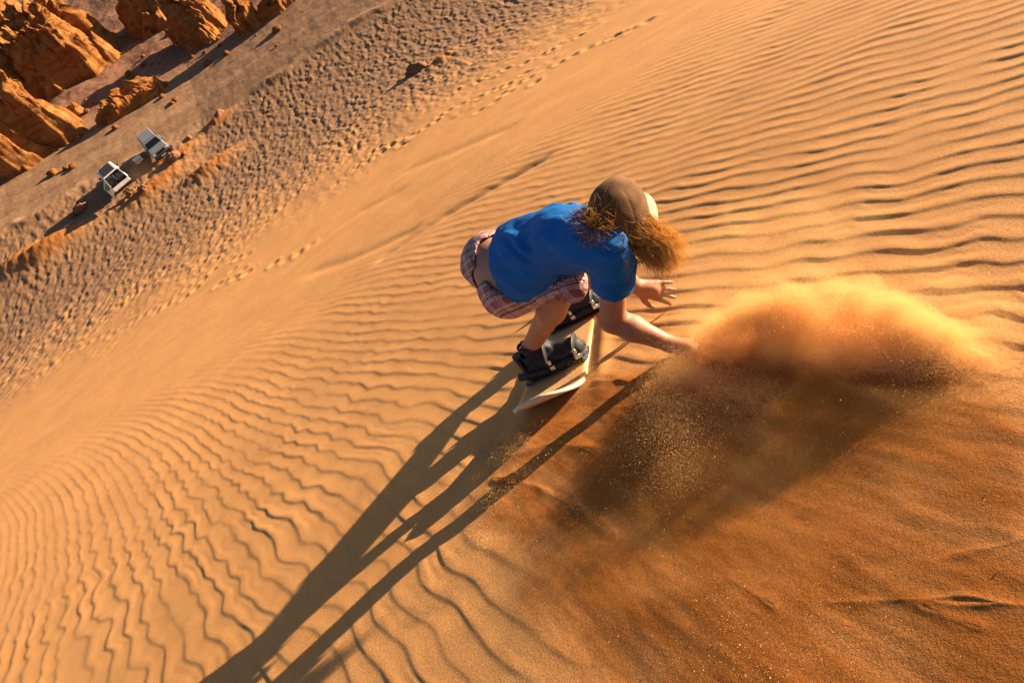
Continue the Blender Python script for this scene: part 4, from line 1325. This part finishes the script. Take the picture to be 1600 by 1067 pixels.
def polyline(ctrl, t):
    ctrl = np.array(ctrl, float); x = np.linspace(0, 1, len(ctrl))
    return np.stack([np.interp(t, x, ctrl[:, i]) for i in range(ctrl.shape[1])], -1)
g_rng = np.random.default_rng(11)
def keep_noise(P, scale, lo, hi, seed, stretch=(1, 1, 1)):
    nz = noise3(P * np.array(stretch), scale, seed) + .55 * noise3(P * np.array(stretch), scale * .42, seed + 3) + .3 * noise3(P * np.array(stretch), scale * .18, seed + 7)
    return P[g_rng.random(len(P)) < sstep(lo, hi, nz)]
clouds = []
def wall(n, ctrl, sig0, sig1, pw, seed, lo=-.5, hi=.55, scale=.16, wt=None):
    """sheet of grains standing over a line on the sand: control rows are (across, down, height, lean)"""
    t = g_rng.random(n) if wt is None else g_rng.beta(*wt, n)
    C = polyline(ctrl, t)
    u_ = g_rng.random(n) ** pw
    sg = sig0 + (sig1 - sig0) * u_
    P = np.stack([C[:, 0] + C[:, 3] * u_ ** 1.5 + g_rng.normal(0, 1, n) * sg, C[:, 1] + g_rng.normal(0, 1, n) * sg * .8,
                  C[:, 2] * u_ + g_rng.normal(0, .012, n)], -1)
    clouds.append(keep_noise(P, scale, lo, hi, seed, (1, .7, 1)))
MAIN = [(.35, -.66, .040, .0), (.40, -.76, .085, .0), (.46, -.89, .145, .02), (.52, -1.02, .180, .02), (.565, -1.15, .180, .03), (.595, -1.29, .150, .04), (.61, -1.40, .10, .04), (.62, -1.49, .055, .04)]
wall(560000, MAIN, .034, .05, .75, 3, -.55, .5, .15, (1.6, 1.7))
wall(120000, [(.30, -.74, .05, -.02), (.30, -.90, .11, -.03), (.32, -1.05, .12, -.03), (.36, -1.20, .08, -.02)], .022, .035, .9, 13, -.35, .6, .11)     # curl in front
wall(170000, [(c_[0], c_[1], c_[2] * 1.9, c_[3]) for c_ in MAIN], .05, .075, .8, 23, -.3, .8, .2)                                                                     # stray grains, carried higher to lengthen the plume's shadow
def skim(n, poly, hscale, seed, lo, hi, scale):
    poly = np.array(poly); a, b = poly.min(0), poly.max(0)
    q = a + (b - a) * g_rng.random((n * 2, 2))
    ins = poly_mask(q[:, 0], q[:, 1], poly, .08) > g_rng.random(len(q))
    q = q[ins][:n]
    P = np.stack([q[:, 0], q[:, 1], .012 + g_rng.exponential(hscale, len(q))], -1)
    clouds.append(keep_noise(P, scale, lo, hi, seed, (1.6, .6, 1)))
wall(60000, [(.34, -.70, .06, -.01), (.27, -.84, .10, -.03), (.20, -.98, .12, -.03), (.15, -1.12, .11, -.02), (.10, -1.26, .07, .0)], .026, .055, .8, 71, -.9, .7, .12)
skim(45000, DIST, .022, 41, -.15, .8, .2)
wall(30000, [(-.13, -.36, .02, 0), (-.22, -.55, .04, 0), (-.34, -.80, .03, 0), (-.46, -1.02, .02, 0)], .03, .05, 1.0, 61, -.3, .6, .1)
wall(26000, [(.06, -.30, .03, 0), (.10, -.46, .04, 0), (.06, -.62, .03, 0)], .035, .05, 1.0, 63, -.3, .6, .1)
GP = np.concatenate(clouds)
GP = GP[GP[:, 2] > -.01]
# keep the air clear just before the lens
camS = np.array([CAM[0], CAM @ E_W, CAM @ E_N])
GP = GP[np.linalg.norm(GP - camS, axis=1) > .55]
nG = len(GP); print('grains', nG)
q = g_rng.normal(0, 1, (nG, 4, 3)); q /= np.linalg.norm(q, axis=2, keepdims=True)
sz = g_rng.lognormal(math.log(.00072), .32, (nG, 1, 1))
V = (GP[:, None, :] + q * sz).reshape(-1, 3)
I4 = np.arange(nG * 4).reshape(nG, 4)
Fc = np.concatenate([I4[:, [0, 1, 2]], I4[:, [0, 2, 3]], I4[:, [0, 3, 1]], I4[:, [1, 3, 2]]])
spray = mesh_np('sand_spray', V, Fc, M['grain'], None, False)
spray.rotation_euler = slope_rot
tag(spray, 'golden cloud of sand grains thrown up by the rider\'s trailing hand', 'flying sand', kind='stuff')

# the dense heart of the plume: a closed billow filled with fine dust
pv = SDF((.10, -1.75, -.03), (.95, -.52, .36), .0085)
ct = np.linspace(0, 1, 15); CC = polyline(MAIN, ct)
for A_, B_ in zip(CC[:-1], CC[1:]):
    for lo_, hi_, r_ in ((0, .45, 1.0), (.4, .86, .8)):
        a0 = A_[:3] * (1, 1, 0) + np.array([A_[3] * lo_, 0, A_[2] * lo_]); a1 = A_[:3] * (1, 1, 0) + np.array([A_[3] * hi_, 0, A_[2] * hi_])
        b1 = B_[:3] * (1, 1, 0) + np.array([B_[3] * hi_, 0, B_[2] * hi_])
        rr_ = (.022 + .16 * A_[2]) * r_
        pv.cap(a0, a1, rr_, rr_ * .8, .03); pv.cap(a1, b1, rr_ * .8, rr_ * .8, .03)
LOW = [(.37, -.74, .03), (.42, -.90, .045), (.48, -1.05, .05), (.53, -1.20, .05), (.58, -1.34, .045), (.62, -1.50, .03)]
for A_, B_ in zip(LOW[:-1], LOW[1:]): pv.cap(A_, B_, A_[2] * .5, B_[2] * .5, .05)
PP = pv.pts()
pv.v += -.026 * noise3(PP, .15, 3) - .020 * noise3(PP, .07, 5) - .012 * noise3(PP, .03, 7)
def dust_mat(name, dens, seed, col=(.935, .645, .275, 1)):
    k = NT(name); k.n.remove(k.b)
    o_ = k.mapping(k.obj, (1, .62, 1.15), (.2, .1, .3), (seed, 0, 0))
    n1 = k.noise(o_, 8.5, 5, .66, .9)
    den = k.ramp(n1, [(.41, (.01, .01, .01)), (.52, (.38, .38, .38)), (.63, (1.15, 1.15, 1.15))])
    n2 = k.ramp(k.noise(o_, 150, 3, .7), [(.40, (.12, .12, .12)), (.62, (1.9, 1.9, 1.9))])
    den = k.math('MULTIPLY', den, k.math('MULTIPLY', n2, dens))
    v_ = k.new('ShaderNodeVolumePrincipled'); v_.inputs['Color'].default_value = col; v_.inputs['Anisotropy'].default_value = .1
    k.link(den, v_.inputs['Density']); k.link(v_.outputs[0], k.out.inputs['Volume'])
    return k.m
base_v = pv.v.copy(); dust = None
veil = SDF((.0, -1.9, -.05), (1.05, -.45, .62), .016)
for A_, B_ in zip(CC[:-1], CC[1:]):
    a1 = np.array([A_[0] + .03, A_[1], A_[2] * 2.0]); b1 = np.array([B_[0] + .03, B_[1], B_[2] * 2.0])
    veil.cap(a1 * (1, 1, .35), a1, .05 + .25 * A_[2], .03 + .25 * A_[2], .05); veil.cap(a1, b1, .03 + .25 * A_[2], .03 + .25 * B_[2], .05)
PV_ = veil.pts(); veil.v += -.04 * noise3(PV_, .2, 31) - .025 * noise3(PV_, .08, 33)
for nm, off, dn in (('sand_plume', -.022, 5.0), ('thin_dust', -.008, 16.0), ('thick_dust', .006, 34.0), ('dust_core', .022, 44.0)):
    pv.v = base_v + off
    V, Fq = pv.mesh(); V = smooth_mesh(V, Fq, 1)
    o = mesh_np(nm, V, Fq, dust_mat(nm.replace('_', ' '), dn, off * 40), dust, True)
    if dust is None:
        dust = o; dust.rotation_euler = slope_rot
        tag(dust, 'dense golden plume of dust rising behind the rider\'s hand', 'flying sand', kind='stuff')
    else: o['kind'] = 'stuff'
V, Fq = veil.mesh(); V = smooth_mesh(V, Fq, 2)
o = mesh_np('shadow_dust', V, Fq, dust_mat('shadow dust', 1.7, 5.0), dust, True); o['kind'] = 'stuff'  # thin dust added above the plume to lengthen its shadow
low = SDF((-.5, -1.95, -.06), (.75, -.85, .22), .014)
for x_, w_, r_, h_ in ((.20, -1.36, .15, .05), (.05, -1.28, .13, .045), (.33, -1.46, .15, .045), (-.08, -1.38, .14, .035), (.42, -1.30, .10, .05), (.16, -1.55, .14, .03), (.45, -1.60, .13, .035), (-.18, -1.22, .11, .03)):
    low.ell((x_, w_, .02 + .075 * x_), np.eye(3), (r_, r_, h_ + .035), .08)
PL_ = low.pts(); low.v += -.03 * noise3(PL_, .15, 41) - .018 * noise3(PL_, .06, 43)
V, Fq = low.mesh(); V = smooth_mesh(V, Fq, 2)
o = mesh_np('low_dust', V, Fq, dust_mat('low dust', .8, 9.0, (.93, .50, .13, 1)), dust, True); o['kind'] = 'stuff'
spray['label'] = 'scattered sand grains flying round the dust plume and over the churned sand'

# ------------------------------------------------------------------ light, sky, camera
S_EL, S_AZ = radians(10.4), radians(12.5)      # azimuth from +X towards +Y
w = bpy.data.worlds.new('World'); scene.world = w; w.use_nodes = True
nt = w.node_tree; bg = nt.nodes['Background']
sky = nt.nodes.new('ShaderNodeTexSky'); sky.sky_type = 'NISHITA'; sky.sun_disc = False
sky.sun_elevation = S_EL; sky.sun_rotation = pi / 2 - S_AZ
sky.air_density = .6; sky.dust_density = .4; sky.ozone_density = 1.0
nt.links.new(sky.outputs[0], bg.inputs[0]); bg.inputs[1].default_value = .05
sl_ = bpy.data.lights.new('Sun', 'SUN'); sl_.energy = 5.0; sl_.angle = radians(.53); sl_.color = (1.0, .78, .54)
so = bpy.data.objects.new('Sun', sl_); COL.objects.link(so)
sd = Vector((cos(S_EL) * cos(S_AZ), cos(S_EL) * sin(S_AZ), sin(S_EL)))
so.rotation_euler = sd.to_track_quat('Z', 'Y').to_euler(); so.location = tuple(sd * 40)

cd = bpy.data.cameras.new('Camera'); cam = bpy.data.objects.new('Camera', cd); COL.objects.link(cam)
cd.sensor_width = 36; cd.lens = 36 * FPX / 1600; cd.clip_start = .02; cd.clip_end = 4000
u0, v0 = AX_R * SR, -AX_D * CR
upv = AX_R * SR * 1.0 + (-AX_D) * CR
rt = AX_R * CR + AX_D * (-SR) * -1.0
rt = AX_R * CR + AX_D * SR
upv = AX_R * SR - AX_D * CR
mw = Matrix(((rt[0], upv[0], -AX_F[0], CAM[0]), (rt[1], upv[1], -AX_F[1], CAM[1]), (rt[2], upv[2], -AX_F[2], CAM[2]), (0, 0, 0, 1)))
cam.matrix_world = mw
scene.camera = cam
scene.view_settings.view_transform = 'Standard'; scene.view_settings.look = 'None'
scene.view_settings.exposure = 1.80; scene.view_settings.gamma = 1
scene.render.engine = 'CYCLES'
scene.cycles.max_bounces = 8; scene.cycles.diffuse_bounces = 3; scene.cycles.volume_bounces = 4; scene.cycles.volume_step_rate = .35; scene.cycles.transparent_max_bounces = 24; scene.cycles.use_denoising = True
